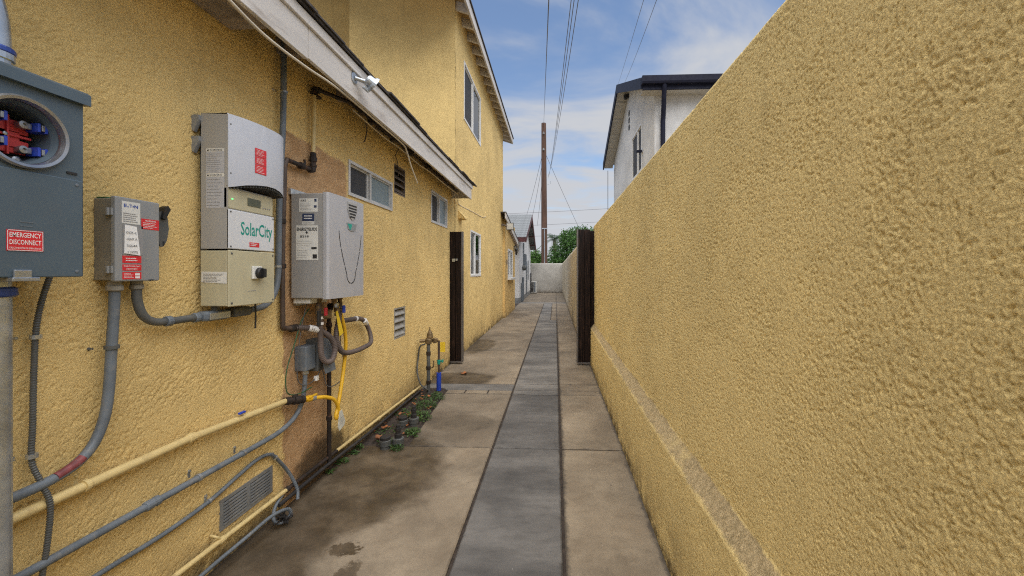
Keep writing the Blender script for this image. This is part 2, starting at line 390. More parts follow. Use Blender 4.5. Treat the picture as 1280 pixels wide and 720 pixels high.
# ------------------------------------------------------------------ mesh builder
class MB:
    def __init__(s): s.v = []; s.f = []; s.sm = []
    def add(s, vs, fs, smooth=False):
        k = len(s.v); s.v += [tuple(v) for v in vs]
        for f in fs: s.f.append(tuple(i + k for i in f)); s.sm.append(smooth)
        return s
    def box(s, a, b, bev=0.):
        (x0, y0, z0), (x1, y1, z1) = [(min(p, q)) for p, q in zip(a, b)], [(max(p, q)) for p, q in zip(a, b)]
        if bev <= 0:
            vs = [(x, y, z) for z in (z0, z1) for y in (y0, y1) for x in (x0, x1)]
            return s.add(vs, [(0, 2, 3, 1), (4, 5, 7, 6), (0, 1, 5, 4), (2, 6, 7, 3), (0, 4, 6, 2), (1, 3, 7, 5)])
        bm = bmesh.new()
        bmesh.ops.create_cube(bm, size=1)
        for v in bm.verts:
            v.co = Vector(((x0 + x1) / 2 + v.co.x * (x1 - x0), (y0 + y1) / 2 + v.co.y * (y1 - y0), (z0 + z1) / 2 + v.co.z * (z1 - z0)))
        bmesh.ops.bevel(bm, geom=bm.edges[:], offset=bev, segments=2, profile=.5, affect='EDGES')
        bm.verts.index_update()
        s.add([v.co[:] for v in bm.verts], [[v.index for v in f.verts] for f in bm.faces]); bm.free()
        return s
    def prism(s, poly, axis, a, b):
        """poly: 2D outline in the other two axes, extruded along axis from a to b"""
        n = len(poly)
        def P(q, t):
            return {'x': (t, q[0], q[1]), 'y': (q[0], t, q[1]), 'z': (q[0], q[1], t)}[axis]
        vs = [P(q, a) for q in poly] + [P(q, b) for q in poly]
        fs = [tuple(range(n)), tuple(range(2 * n - 1, n - 1, -1))] + [(i, i + n, (i + 1) % n + n, (i + 1) % n) for i in range(n)]
        return s.add(vs, fs)
    def tube(s, pts, r, seg=10, smooth_n=0, rfun=None, caps=True):
        pts = [Vector(p) for p in pts]
        if smooth_n:
            out = []
            P = [pts[0] * 2 - pts[1]] + pts + [pts[-1] * 2 - pts[-2]]
            for i in range(1, len(P) - 2):
                for k in range(smooth_n):
                    t = k / smooth_n; p0, p1, p2, p3 = P[i - 1:i + 3]
                    out.append(.5 * ((2 * p1) + (p2 - p0) * t + (2 * p0 - 5 * p1 + 4 * p2 - p3) * t * t + (3 * p1 - p0 - 3 * p2 + p3) * t ** 3))
            pts = out + [pts[-1]]
        n = len(pts)
        tang = [(pts[min(i + 1, n - 1)] - pts[max(i - 1, 0)]).normalized() for i in range(n)]
        up = Vector((0, 0, 1)) if abs(tang[0].z) < .9 else Vector((1, 0, 0))
        nrm = (up - tang[0] * up.dot(tang[0])).normalized()
        vs = []; fs = []; L = 0.
        for i in range(n):
            if i:
                q = tang[i - 1].rotation_difference(tang[i]); nrm = (q @ nrm); L += (pts[i] - pts[i - 1]).length
            nrm = (nrm - tang[i] * nrm.dot(tang[i])).normalized(); bn = tang[i].cross(nrm)
            rr = r[i] if isinstance(r, (list, tuple)) else r
            if rfun: rr = rfun(L)
            for k in range(seg):
                a = 2 * math.pi * k / seg
                vs.append(pts[i] + nrm * (math.cos(a) * rr) + bn * (math.sin(a) * rr))
        for i in range(n - 1):
            for k in range(seg):
                a = i * seg + k; b = i * seg + (k + 1) % seg
                fs.append((a, b, b + seg, a + seg))
        s.add(vs, fs, True)
        if caps:
            s.add([vs[k] for k in range(seg)], [tuple(range(seg - 1, -1, -1))]); s.add([vs[(n - 1) * seg + k] for k in range(seg)], [tuple(range(seg))])
        return s
    def flex(s, pts, r, pitch=.009, seg=8, smooth_n=40, depth=.16):
        """corrugated conduit: the rings are real"""
        P = [Vector(p) for p in pts]; L = sum((P[i + 1] - P[i]).length for i in range(len(P) - 1))
        smooth_n = max(4, int(L / pitch * 4 / max(1, len(P) - 1)))
        return s.tube(pts, r, seg, smooth_n, lambda l: r * (1 + depth * math.sin(2 * math.pi * l / pitch)))
    def lathe(s, c, prof, axis='z', seg=20):
        vs = []; n = len(prof); fs = []
        for r, h in prof:
            for k in range(seg):
                a = 2 * math.pi * k / seg; u, w = r * math.cos(a), r * math.sin(a)
                d = {'z': (u, w, h), 'x': (h, u, w), 'y': (w, h, u)}[axis]
                vs.append((c[0] + d[0], c[1] + d[1], c[2] + d[2]))
        for i in range(n - 1):
            for k in range(seg):
                a = i * seg + k; b = i * seg + (k + 1) % seg
                fs.append((a, b, b + seg, a + seg))
        s.add(vs, fs, False)
        s.add(vs[:seg], [tuple(range(seg - 1, -1, -1))]); s.add(vs[-seg:], [tuple(range(seg))])
        return s
    def quad(s, a, b, c, d): return s.add([a, b, c, d], [(0, 1, 2, 3)])
    def build(s, name, mat, parent=None, label=None):
        me = bpy.data.meshes.new(name)
        v = np.array(s.v, dtype=float)
        if parent is None:
            lo, hi = v.min(0), v.max(0); org = np.array([(lo[0] + hi[0]) / 2, (lo[1] + hi[1]) / 2, lo[2]])
        else: org = np.array(wloc(parent))
        me.from_pydata((v - org).tolist(), [], s.f)
        me.polygons.foreach_set('use_smooth', s.sm)
        me.materials.append(MT[mat] if isinstance(mat, str) else mat)
        me.update()
        bm = bmesh.new(); bm.from_mesh(me); bmesh.ops.recalc_face_normals(bm, faces=bm.faces); bm.to_mesh(me); bm.free()
        o = bpy.data.objects.new(name, me); COL.objects.link(o)
        if parent is None: o.location = org
        else: o.parent = parent
        if label: o['label'] = label
        return o

def wloc(o):
    p = Vector((0, 0, 0))
    while o is not None: p = p + o.location; o = o.parent
    return p
def thing(name, label, cat, loc, group=None):
    o = bpy.data.objects.new(name, None); COL.objects.link(o); o.location = loc
    o.empty_display_size = .1
    return tag(o, label, cat, group)
def tag(o, label, cat, group=None):
    o['label'] = label; o['category'] = cat
    if group: o['group'] = group
    return o
def struct(o): o['kind'] = 'structure'; return o
def stuff(o): o['kind'] = 'stuff'; return o
def link_copy(src, parent, off):
    c = src.copy(); COL.objects.link(c); c.parent = parent; c.location = Vector(src.location) + Vector(off)
    return c

LW = -1.55                                   # plane of the yellow house wall
def W(o, y, z): return (LW + o, y, z)

def text(name, body, org, w, h, mat, parent, face='x', bold=0.):
    """printed lettering fitted into a w x h field; face 'x' is read looking along -X, '-y' looking along +Y"""
    cu = bpy.data.curves.new('t', 'FONT'); cu.body = body; cu.resolution_u = 2; cu.offset = bold
    o = bpy.data.objects.new('t', cu); COL.objects.link(o)
    dg = bpy.context.evaluated_depsgraph_get()
    me = bpy.data.meshes.new_from_object(o.evaluated_get(dg))
    bpy.data.objects.remove(o); bpy.data.curves.remove(cu)
    v = np.array([q.co[:] for q in me.vertices]); lo, hi = v.min(0), v.max(0)
    u = (v[:, 0] - lo[0]) / (hi[0] - lo[0]) * w; t = (v[:, 1] - lo[1]) / (hi[1] - lo[1]) * h
    z = np.zeros_like(u)
    p = np.stack([z, u, t], 1) if face == 'x' else np.stack([u, z, t], 1)
    p = p + np.array(org) - np.array(wloc(parent))
    for q, c in zip(me.vertices, p): q.co = c
    me.materials.clear(); me.materials.append(MT[mat]); me.name = name
    ob = bpy.data.objects.new(name, me); COL.objects.link(ob); ob.parent = parent
    return ob
def lines(parent, org, w, h, n, mat='ink', face='x', fill=.45, ragged=.35, name='fine_print'):
    """lines of print too small to read, as broken dashes"""
    m = MB(); r = random.Random(int(abs(org[1] * 1000 + org[2] * 977)))
    for i in range(n):
        z = org[2] + h * (1 - (i + .5) / n); hh = h / n * fill / 2; u = 0; end = w * (1 - r.random() * ragged)
        while u < end:
            l = w * (.05 + .10 * r.random())
            a, b = u, min(end, u + l)
            P = (lambda q, zz: (org[0], org[1] + q, zz)) if face == 'x' else (lambda q, zz: (org[0] + q, org[1], zz))
            m.quad(P(a, z - hh), P(b, z - hh), P(b, z + hh), P(a, z + hh)); u += l + w * .025
    return m.build(name, mat, parent)

# ------------------------------------------------------------------ noise for rough render
class VN:
    def __init__(s, seed): s.t = np.random.RandomState(seed).rand(256, 256)
    def __call__(s, u, v):
        i = np.floor(u).astype(int); j = np.floor(v).astype(int); a = u - i; b = v - j
        a = a * a * (3 - 2 * a); b = b * b * (3 - 2 * b); t = s.t
        i0, i1, j0, j1 = i & 255, (i + 1) & 255, j & 255, (j + 1) & 255
        return (t[i0, j0] * (1 - a) + t[i1, j0] * a) * (1 - b) + (t[i0, j1] * (1 - a) + t[i1, j1] * a) * b
n1, n2, n3, n4 = VN(1), VN(2), VN(3), VN(4)
def sstep(x, a, b): t = np.clip((x - a) / (b - a), 0, 1); return t * t * (3 - 2 * t)
def lace(u, v):            # trowelled lace coat: flat tongues with thin ragged drops at their edges
    wu = u + .008 * n3(u / .025, v / .025) + .004 * n2(u / .009, v / .009); wv = v + .008 * n4(u / .025 + 9, v / .025) + .004 * n1(u / .009, v / .009)
    c = wu * .8 + wv * .6; d = -wu * .6 + wv * .8
    a = n1(c / .020, d / .0085); b = n2(wu / .0070, wv / .0056); g = n3(u / .0030, v / .0034)
    big = n4(u / .13, v / .13)
    return .0024 * sstep(.56 * a + .44 * b + .34 * (big - .5), .29, .37) + .0006 * b + .0006 * g + .003 * n2(u / .09, v / .09)
def dash(u, v):            # rough dash coat: crumbs and sharp little pits of every size
    wu = u + .004 * n3(u / .017, v / .017) + .0022 * n1(u / .006, v / .006); wv = v + .004 * n4(u / .017, v / .017) + .0022 * n2(u / .006, v / .006)
    a = n1(wu / .0080, wv / .0064); b = n2(wu / .0043 + 3, wv / .0040); g = n3(u / .0027, v / .0031)
    big = n4(u / .10 + 5, v / .10)
    k = .48 * a + .52 * b + .26 * (big - .5)
    k2 = .45 * n4(wu / .0046 + 7, wv / .0041) + .55 * n1(u / .0031 + 2, v / .0030)
    return .0019 * sstep(k, .29, .36) + .0010 * sstep(k2, .33, .44) + .0005 * b + .0008 * g + .0016 * big
def coarse(u, v):
    return .006 * n1(u / .045, v / .04) + .004 * n2(u / .1, v / .1)

def lines_of(bounds, step):
    """sorted grid coordinates: step(t) apart, passing through every bound"""
    bounds = sorted(set(bounds)); out = [bounds[0]]
    for a, b in zip(bounds[:-1], bounds[1:]):
        t = a
        while True:
            t2 = t + step(t)
            if t2 > b - step(t) * .4: break
            out.append(t2); t = t2
        out.append(b)
    return np.array(out)

def relief(name, mat, parent, us, prof, fn, holes=(), uaxis='y', sign=1, amp=1.):
    """sheet along us, following a profile [(depth, z), ...]; outward normal of a flat piece is sign*X (or sign*Y)
       and fn(u, s) raises it; holes = (u0, u1, z0, z1)"""
    us = np.asarray(us); pr = np.asarray(prof, float)
    d = np.gradient(pr, axis=0); ln = np.hypot(d[:, 0], d[:, 1]) + 1e-9
    nx, nz_ = sign * d[:, 1] / ln, -sign * d[:, 0] / ln
    sl = np.concatenate([[0], np.cumsum(np.hypot(*np.diff(pr, axis=0).T))])
    U, S = np.meshgrid(us, sl, indexing='ij')
    H = fn(U + 37.1, S + 11.3) * amp
    D = pr[None, :, 0] + nx[None] * H; Z = pr[None, :, 1] + nz_[None] * H
    V = np.stack([D, U, Z] if uaxis == 'y' else [U, D, Z], -1).reshape(-1, 3)
    nu, nv = len(us), len(pr)
    I, J = np.meshgrid(np.arange(nu - 1), np.arange(nv - 1), indexing='ij')
    a = (I * nv + J).ravel()
    F = np.stack([a, a + nv, a + nv + 1, a + 1], 1)
    if (sign < 0) != (uaxis == 'x'): F = F[:, ::-1]
    if holes:
        cu = ((us[:-1] + us[1:]) / 2)[I.ravel()]; cz = ((pr[:-1, 1] + pr[1:, 1]) / 2)[J.ravel()]
        keep = np.ones(len(F), bool)
        for u0, u1, z0, z1 in holes: keep &= ~((cu > u0) & (cu < u1) & (cz > z0) & (cz < z1))
        F = F[keep]
    org = np.array(wloc(parent)) if parent is not None else np.array([V[:, 0].mean(), V[:, 1].mean(), 0])
    V = V - org
    me = bpy.data.meshes.new(name)
    me.vertices.add(len(V)); me.vertices.foreach_set('co', V.astype(np.float32).ravel())
    me.loops.add(F.size); me.loops.foreach_set('vertex_index', F.astype(np.int32).ravel())
    me.polygons.add(len(F)); me.polygons.foreach_set('loop_start', np.arange(0, F.size, 4, dtype=np.int32))
    me.polygons.foreach_set('use_smooth', np.ones(len(F), bool))
    me.update(calc_edges=True); me.validate()
    me.materials.append(MT[mat])
    o = bpy.data.objects.new(name, me); COL.objects.link(o)
    if parent is not None: o.parent = parent
    else: o.location = org
    return o

# ================================================================== THE SETTING
g = MB(); g.quad((-400, -400, -.09), (400, -400, -.09), (400, 900, -.09), (-400, 900, -.09))
struct(g.build('ground', 'ground'))

g = MB(); g.box((-2.1, -2.3, -.088), (.56, 26.0, -.014)); struct(g.build('sub_base', 'soil'))
pave = bpy.data.objects.new('pavement', None); COL.objects.link(pave); struct(pave)
pr_ = random.Random(3)
def slab(x0, x1, y0, y1, mat='conc', z=0., cut=None):
    gp = .008; b = .008; m = MB(); dz = z + pr_.uniform(-.0025, .0015)
    poly = cut if cut else [(x0, y0), (x1, y0), (x1, y1), (x0, y1)]
    cx = sum(p[0] for p in poly) / len(poly); cy = sum(p[1] for p in poly) / len(poly)
    def inset(d): return [(p[0] - math.copysign(d, p[0] - cx), p[1] - math.copysign(d, p[1] - cy)) for p in poly]
    a, c = inset(gp), inset(gp + b); n = len(poly)
    vs = [(p[0], p[1], -.085) for p in a] + [(p[0], p[1], dz - b * .8) for p in a] + [(p[0], p[1], dz) for p in c]
    fs = [(i + k * n, (i + 1) % n + k * n, (i + 1) % n + k * n + n, i + k * n + n) for k in (0, 1) for i in range(n)] + [tuple(range(2 * n, 3 * n))]
    m.add(vs, fs)
    return m.build('concrete_slab', mat, pave)
XL, XA, XB, XR = LW - .02, -.482, .042, .53
J = [-2.2, -.4, 1.32, 3.06, 4.40]
for a, b in zip(J[:-1], J[1:]):
    slab(XA, XB, a, b, 'conc_grey'); slab(XB, XR, a, b)
for a, b in zip(J[:3], J[1:4]): slab(XL, XA, a, b)
slab(0, 0, 0, 0, cut=[(-1.15, 3.06), (XA, 3.06), (XA, 4.43), (-1.235, 4.43)])          # beside the planting bed
for a, b in ((-1.235, -1.02), (-1.02, -.76), (-.76, XA)): slab(a, b, 4.43, 4.545)       # short row of narrow pieces
slab(XL, XA - .0, 4.55, 4.80, 'conc_grey')                                              # grey cross strip
slab(XA, XB, 4.40, 6.80, 'conc_grey'); slab(XB, XR, 4.40, 6.80)
slab(XL, XA, 4.80, 6.80)
F_ = [6.80, 8.87, 11.22, 13.9, 17.2]
for a, b in zip(F_[:-1], F_[1:]):
    slab(XL, XA, a, b)
    if a < 11: slab(XA, XB, a, b, 'conc_grey'); slab(XB, .50, a, b)
    else: slab(XA, -.13, a, b, 'conc_grey'); slab(-.13, .50, a, b)
slab(XL - .4, .50, 17.2, 17.75, 'conc_grey'); slab(XL - .4, .50, 17.75, 26.0)

# planting bed with its weeds
bu = np.linspace(LW + .0, -1.12, 60); bv = np.linspace(3.02, 4.56, 150)
m = MB(); k = 0
U, V = np.meshgrid(bu, bv, indexing='ij')
Hs = -.018 + .020 * n1(U / .09, V / .09) + .014 * n2(U / .03, V / .03) + .008 * n3(U / .012, V / .012)
Hs = Hs - .035 * sstep(U - (-1.15 - .062 * (V - 3.06)), -.03, .004)
vs = np.stack([U, V, Hs], -1).reshape(-1, 3).tolist()
nvv = len(bv)
m.add(vs, [(i * nvv + j, (i + 1) * nvv + j, (i + 1) * nvv + j + 1, i * nvv + j + 1) for i in range(len(bu) - 1) for j in range(nvv - 1)], True)
struct(m.build('planting_bed', 'soil'))

def weeds(name, label, spots, seed):
    r = random.Random(seed); m = MB()
    for (cx, cy, rad, n, hgt) in spots:
        for _ in range(n):
            a = r.uniform(0, 6.283); d = rad * math.sqrt(r.random()); x, y = cx + d * math.cos(a), cy + d * math.sin(a)
            x = max(x, LW + .02)
            z = r.uniform(.0, hgt) * (1 - .5 * d / rad) + .004
            l = r.uniform(.013, .030); w = l * r.uniform(.4, .6); t = r.uniform(0, 6.283); tl = r.uniform(-.5, .7)
            e = Vector((math.cos(t) * math.cos(tl), math.sin(t) * math.cos(tl), math.sin(tl))); q = e.cross(Vector((0, 0, 1))).normalized()
            p = Vector((x, y, z)); m.add([p, p + e * l * .5 + q * w / 2 + Vector((0, 0, .003)), p + e * l, p + e * l * .5 - q * w / 2 + Vector((0, 0, .003))], [(0, 1, 2, 3)])
            if r.random() < .25: m.tube([(x, y, 0), p], .001, 3, 0, None, False)
    o = stuff(m.build(name, 'weed')); o['label'] = label; o['category'] = 'weeds'; return o
weeds('weeds', 'low green weeds growing round the black pipe caps in the bed',
      [(-1.23, 3.62, .10, 260, .075), (-1.29, 3.95, .11, 230, .06), (-1.19, 3.28, .07, 150, .055), (-1.25, 4.2, .08, 110, .04), (-1.20, 2.99, .05, 80, .035), (-1.33, 3.10, .06, 70, .04), (-1.36, 3.66, .06, 70, .05), (-1.30, 4.32, .06, 60, .04), (-1.40, 3.75, .13, 120, .03), (-1.38, 4.15, .13, 120, .03), (-1.42, 3.3, .10, 60, .025)], 5)
weeds('weeds', 'thin line of weeds at the foot of the brown stucco strip', [(-1.50, 2.76, .04, 55, .03), (-1.51, 2.62, .03, 30, .02), (-1.49, 2.90, .03, 40, .025), (-1.50, 3.0, .03, 40, .03)], 6)

def dead_leaf(x, y, s, rot, label, z=.004):
    m = MB(); pts = []
    r = random.Random(int(x * 1000 + y * 31))
    n = 14
    for i in range(n):
        a = 2 * math.pi * i / n; rad = s * (.55 + .45 * abs(math.cos(2.5 * a))) * r.uniform(.8, 1.1)
        pts.append((x + rad * math.cos(a + rot), y + rad * math.sin(a + rot), z + s * .35 * abs(math.sin(a * 1.5)) + .25 * s * (rad / s) ** 2))
    m.add([(x, y, z)] + pts, [(0, 1 + i, 1 + (i + 1) % n) for i in range(n)])
    return tag(m.build('dead_leaf', 'leafdead'), label, 'leaf', 'fallen leaves')
dead_leaf(-1.20, 5.22, .055, .4, 'curled orange dead leaf lying on wet concrete before the gate')
dead_leaf(-1.40, 3.13, .045, 1.4, 'brown dead leaf on soil between wall pipe and pipe caps', .02)
dead_leaf(-1.45, 3.34, .035, 2.4, 'small brown dead leaf close to the wall in the bed', .02)

# ================================================================== YELLOW HOUSE
house = thing('yellow_house', 'yellow stucco house with two storeys and a low eave along the alley', 'house', (LW, 3, 0))
W1 = (2.916, 3.717, 1.925, 2.192); W2 = (4.907, 5.639, 1.972, 2.377); W3 = (7.19, 8.19, 1.265, 2.12); W5 = (6.68, 8.19, 3.93, 4.92)
V1 = (3.773, 4.06, 2.113, 2.396); V2 = (3.773, 4.06, .698, 1.0); V3 = (1.782, 2.107, .160, .287)
yb = [-3, .7, 6.10] + [q for h in (W1, W2, V1, V2, V3) for q in h[:2]]
zb = [-.04, 2.74] + [q for h in (W1, W2, V1, V2, V3) for q in h[2:]]
ys = lines_of(yb, lambda t: .06 if t < .66 else min(.03, max(.0026, t * t / 775 * .85)))
zs = lines_of(zb, lambda t: .0038)
relief('wall', 'stucco_near', house, ys, [(LW, z) for z in zs], lace, [W1, W2, V1, V2, V3])
ys = lines_of([6.10, 11.72, *W3[:2], *W5[:2]], lambda t: .028)
zs = lines_of([-.04, 5.62, *W3[2:], *W5[2:]], lambda t: .026)
relief('wall', 'stucco', house, ys, [(LW + .006, z) for z in zs], coarse, [W3, W5])
# the upper storey looks over the low roof: one wall facing the street, a second set further back
relief('upper_wall', 'stucco', house, lines_of([-3.2, LW + .012], lambda t: .03), [(6.09, z) for z in np.arange(2.3, 6.6, .03)], coarse, uaxis='x', sign=-1)
m = MB(); m.box((-6, 6.9, 2.3), (-3.2, 7.1, 6.6)); m.box((-3.2, 6.1, 2.3), (-3.1, 7.0, 6.6)); m.build('upper_wall', 'stucco', house)
# closed body behind the skins, so that the house is solid
m = MB(); m.box((-6, -3, -.04), (LW - .16, 6.0, 2.7)); m.box((-6, 7.15, -.04), (LW - .16, 11.65, 5.6)); m.build('dark_interior', 'groove', house)  # near-black colour stands in for the shade of unlit rooms
m = MB(); m.box((-6, 11.6, -.04), (LW, 11.71, 5.55)); m.build('end_wall', 'stucco', house)

def window(rect, xw, frame, p1, p2, parent, fw=.035, split=.5, s=1, sill=False, out=.014, deep=.05, left_first=True):
    """two-light slider on a wall facing s*X: frame, sliding sash, meeting rail and two panes"""
    y0, y1, z0, z1 = rect; ym = y0 + (y1 - y0) * split
    X = lambda o: xw + s * o
    wf = MB()
    wf.box((X(-deep), y0, z0), (X(out), y1, z0 + fw)); wf.box((X(-deep), y0, z1 - fw), (X(out), y1, z1))
    wf.box((X(-deep), y0, z0 + fw), (X(out), y0 + fw, z1 - fw)); wf.box((X(-deep), y1 - fw, z0 + fw), (X(out), y1, z1 - fw))
    w = wf.build('window', frame, parent)
    a = MB(); a.box((X(-deep + .006), ym - fw * .5, z0 + fw), (X(out - .003), ym + fw * .5, z1 - fw)); a.build('meeting_rail', frame, w)
    sw = fw * .55
    for (q0, q1, pm, dep) in ((y0 + fw, ym - fw * .5, p1, -.022), (ym + fw * .5, y1 - fw, p2, -.012)):
        sm = MB(); za, zb_ = z0 + fw, z1 - fw
        sm.box((X(dep - .012), q0, za), (X(dep + .010), q1, za + sw)); sm.box((X(dep - .012), q0, zb_ - sw), (X(dep + .010), q1, zb_))
        sm.box((X(dep - .012), q0, za + sw), (X(dep + .010), q0 + sw, zb_ - sw)); sm.box((X(dep - .012), q1 - sw, za + sw), (X(dep + .010), q1, zb_ - sw))
        sm.build('sash', frame, w)
        pn = MB(); pn.box((X(dep - .004), q0 + sw, za + sw), (X(dep), q1 - sw, zb_ - sw)); pn.build('pane', pm, w)
    if sill:
        sl = MB(); sl.box((X(.0), y0 - .05, z0 - .07), (X(.11), y1 + .05, z0 - .003), .006); sl.build('sill', frame, w)
    return w
window(W1, LW, 'alu', 'screen', 'glass_frost', house, .022, .45)
window(W2, LW, 'alu', 'screen', 'glass_frost', house, .026, .5)
window(W3, LW + .006, 'alu_white', 'glass_dark', 'glass_sky', house, .034, .45)
window(W5, LW + .006, 'alu_white', 'screen', 'glass_sky', house, .036, .5)
# half-drawn shade behind the upper window
m = MB(); m.box((LW - .060, 7.44, 3.94), (LW - .055, 8.19, 4.50)); m.build('window_shade', 'blind', house)

def louvre(rect, n, mat, parent, tilt=.05, slot='groove', rim=.016, proud=.004):
    y0, y1, z0, z1 = rect; m = MB()
    m.box((LW - .05, y0, z0), (LW + proud, y1, z0 + rim)); m.box((LW - .05, y0, z1 - rim), (LW + proud, y1, z1))
    m.box((LW - .05, y0, z0 + rim), (LW + proud, y0 + rim, z1 - rim)); m.box((LW - .05, y1 - rim, z0 + rim), (LW + proud, y1, z1 - rim))
    v = m.build('wall_vent', mat, parent)
    b = MB(); b.box((LW - .06, y0, z0), (LW - .05, y1, z1)); b.build('vent_back', slot, v)
    hgt = (z1 - z0 - 2 * rim) / n; first = None
    for i in range(n):
        if first is None:
            s_ = MB(); z = z0 + rim
            s_.prism([(LW + proud + .002, z + hgt * .10), (LW + proud + .002, z + hgt * .22), (LW - .035, z + hgt * .92), (LW - .038, z + hgt * .80)], 'y', y0 + rim, y1 - rim)
            first = s_.build('slat', mat, v)
        else: link_copy(first, v, (0, 0, hgt * i))
    return v
louvre(V1, 4, 'louver', house); louvre(V2, 4, 'louver_grey', house)
# foundation vent: stamped sheet, two fields of slats
y0, y1, z0, z1 = V3
m = MB(); rim = .012
m.box((LW - .02, y0 - .008, z0 - .008), (LW + .009, y1 + .008, z0 + .008)); m.box((LW - .02, y0 - .008, z1 - .008), (LW + .009, y1 + .008, z1 + .008))
m.box((LW - .02, y0 - .008, z0 + .008), (LW + .009, y0 + .010, z1 - .008)); m.box((LW - .02, y1 - .010, z0 + .008), (LW + .009, y1 + .008, z1 - .008))
m.box((LW - .02, (y0 + y1) / 2 - .013, z0 + .008), (LW + .0085, (y0 + y1) / 2 + .013, z1 - .008))
fv = m.build('foundation_vent', 'ventgrey', house)
m = MB(); m.box((LW - .03, y0, z0), (LW - .022, y1, z1)); m.build('vent_back', 'groove', fv)
hgt = (z1 - z0 - .018) / 7
for c0, c1 in ((y0 + .010, (y0 + y1) / 2 - .013), ((y0 + y1) / 2 + .013, y1 - .010)):
    s_ = MB(); z = z0 + .009
    s_.prism([(LW + .012, z + hgt * .05), (LW + .012, z + hgt * .55), (LW - .012, z + hgt * .85), (LW - .016, z + hgt * .60)], 'y', c0, c1)
    f0 = s_.build('slat', 'ventgrey', fv)
    for i in range(1, 7): link_copy(f0, fv, (0, 0, hgt * i))

# low eave ------------------------------------------------------------
EX = -1.25
def fascia_piece(y0, y1, zb_, zt, x, th, name='fascia_board'):
    m = MB(); m.box((x - th, y0, zb_), (x, y1, zt), .003); return m.build(name, 'fascia', house)
fascia_piece(-3, 1.972, 2.428, 2.588, EX, .022)
fascia_piece(1.976, 5.93, 2.434, 2.588, EX, .022)
fascia_piece(-3, 3.7, 2.590, 2.645, EX + .016, .04, 'fascia_trim'); fascia_piece(3.703, 5.95, 2.590, 2.645, EX + .016, .04, 'fascia_trim')
m = MB(); m.box((-1.56, 5.905, 2.45), (EX - .024, 5.93, 2.66)); m.build('barge_end', 'fascia', house)
sl = .30
m = MB(); m.prism([(EX + .03, 2.648), (EX + .03, 2.662), (-5, 2.662 + 3.78 * sl), (-5, 2.648 + 3.78 * sl)], 'y', -3, 5.98); roof = m.build('roof', 'shingle', house)
# ragged shingle butts along the drip edge
r = random.Random(11); y = -1.; proto = []
for kk in range(4):
    s_ = MB(); w = .19 + .04 * kk
    s_.prism([(EX + .030 + .006 * kk, 2.660), (EX + .030 + .006 * kk, 2.667 + .002 * kk), (EX - .12, 2.714), (EX - .12, 2.706)], 'y', 0, w)
    proto.append((s_, w))
y = -.5; made = {}
while y < 5.85:
    kk = r.randrange(4); s_, w = proto[kk]
    if kk in made: o = made[kk].copy(); COL.objects.link(o); o.parent = roof; o.location = (0, y, 0)
    else:
        o = s_.build('shingle', 'shingle', roof); o.location = (0, y, 0); made[kk] = o
    y += w + .006
m = MB(); m.prism([(EX - .024, 2.63), (EX - .024, 2.645), (LW - .02, 2.645 + .30 * sl + .01), (LW - .02, 2.63 + .30 * sl)], 'y', -3, 5.9); m.build('eave_boards', 'eavewood', house)
f0 = None
for i, y in enumerate(np.arange(-.9, 5.8, .61)):
    if f0 is None:
        m = MB(); m.prism([(EX - .025, 2.53), (EX - .025, 2.628), (LW, 2.628 + .275 * sl), (LW, 2.57)], 'y', y, y + .04); f0 = m.build('rafter_tail', 'eavewood', house)
    else: link_copy(f0, house, (0, y + .9, 0))
# weathered filler board under the near end of the eave
m = MB(); m.box((-1.54, 1.2, 2.50), (-1.30, 1.83, 2.515)); m.build('soffit_board', 'eavewood', house)

# high eave ---------------------------------------------------------------
HX, HZ = -1.315, 5.35
m = MB(); m.box((HX - .03, 4.4, HZ), (HX, 12.45, HZ + .16)); m.build('high_fascia', 'fascia', house)
m = MB(); m.prism([(HX + .02, HZ + .162), (HX + .02, HZ + .19), (-5, HZ + .19 + 3.7 * .33), (-5, HZ + .162 + 3.7 * .33)], 'y', 4.35, 12.5); m.build('high_roof', 'shingle', house)
m = MB(); m.prism([(HX - .03, HZ + .135), (HX - .03, HZ + .16), (-2.4, HZ + .16 + 1.06 * .33), (-2.4, HZ + .135 + 1.06 * .33)], 'y', 4.4, 12.45); m.build('high_eave_boards', 'rafter_yel', house)
f0 = None
for i, y in enumerate(np.arange(4.5, 12.4, .405)):
    if f0 is None:
        m = MB(); m.prism([(HX - .03, HZ + .0), (HX - .03, HZ + .133), (LW - .05, HZ + .133 + .255 * .33), (LW - .05, HZ + .255 * .33)], 'y', y, y + .05); f0 = m.build('high_rafter', 'fascia', house)
    else: link_copy(f0, house, (0, y - 4.5, 0))
m = MB(); m.prism([(HX, HZ), (HX, HZ + .16), (-2.6, HZ + .16 + 1.28 * .33), (-2.6, HZ + 1.28 * .33)], 'y', 12.452, 12.49); m.build('barge_board', 'fascia', house)
# vent hood where the low wall ends
m = MB(); m.prism([(LW + .006, 2.34), (LW + .006, 2.20), (LW + .11, 2.20), (LW + .11, 2.225)], 'y', 6.28, 6.50); m.build('vent_hood', 'stucco', house)

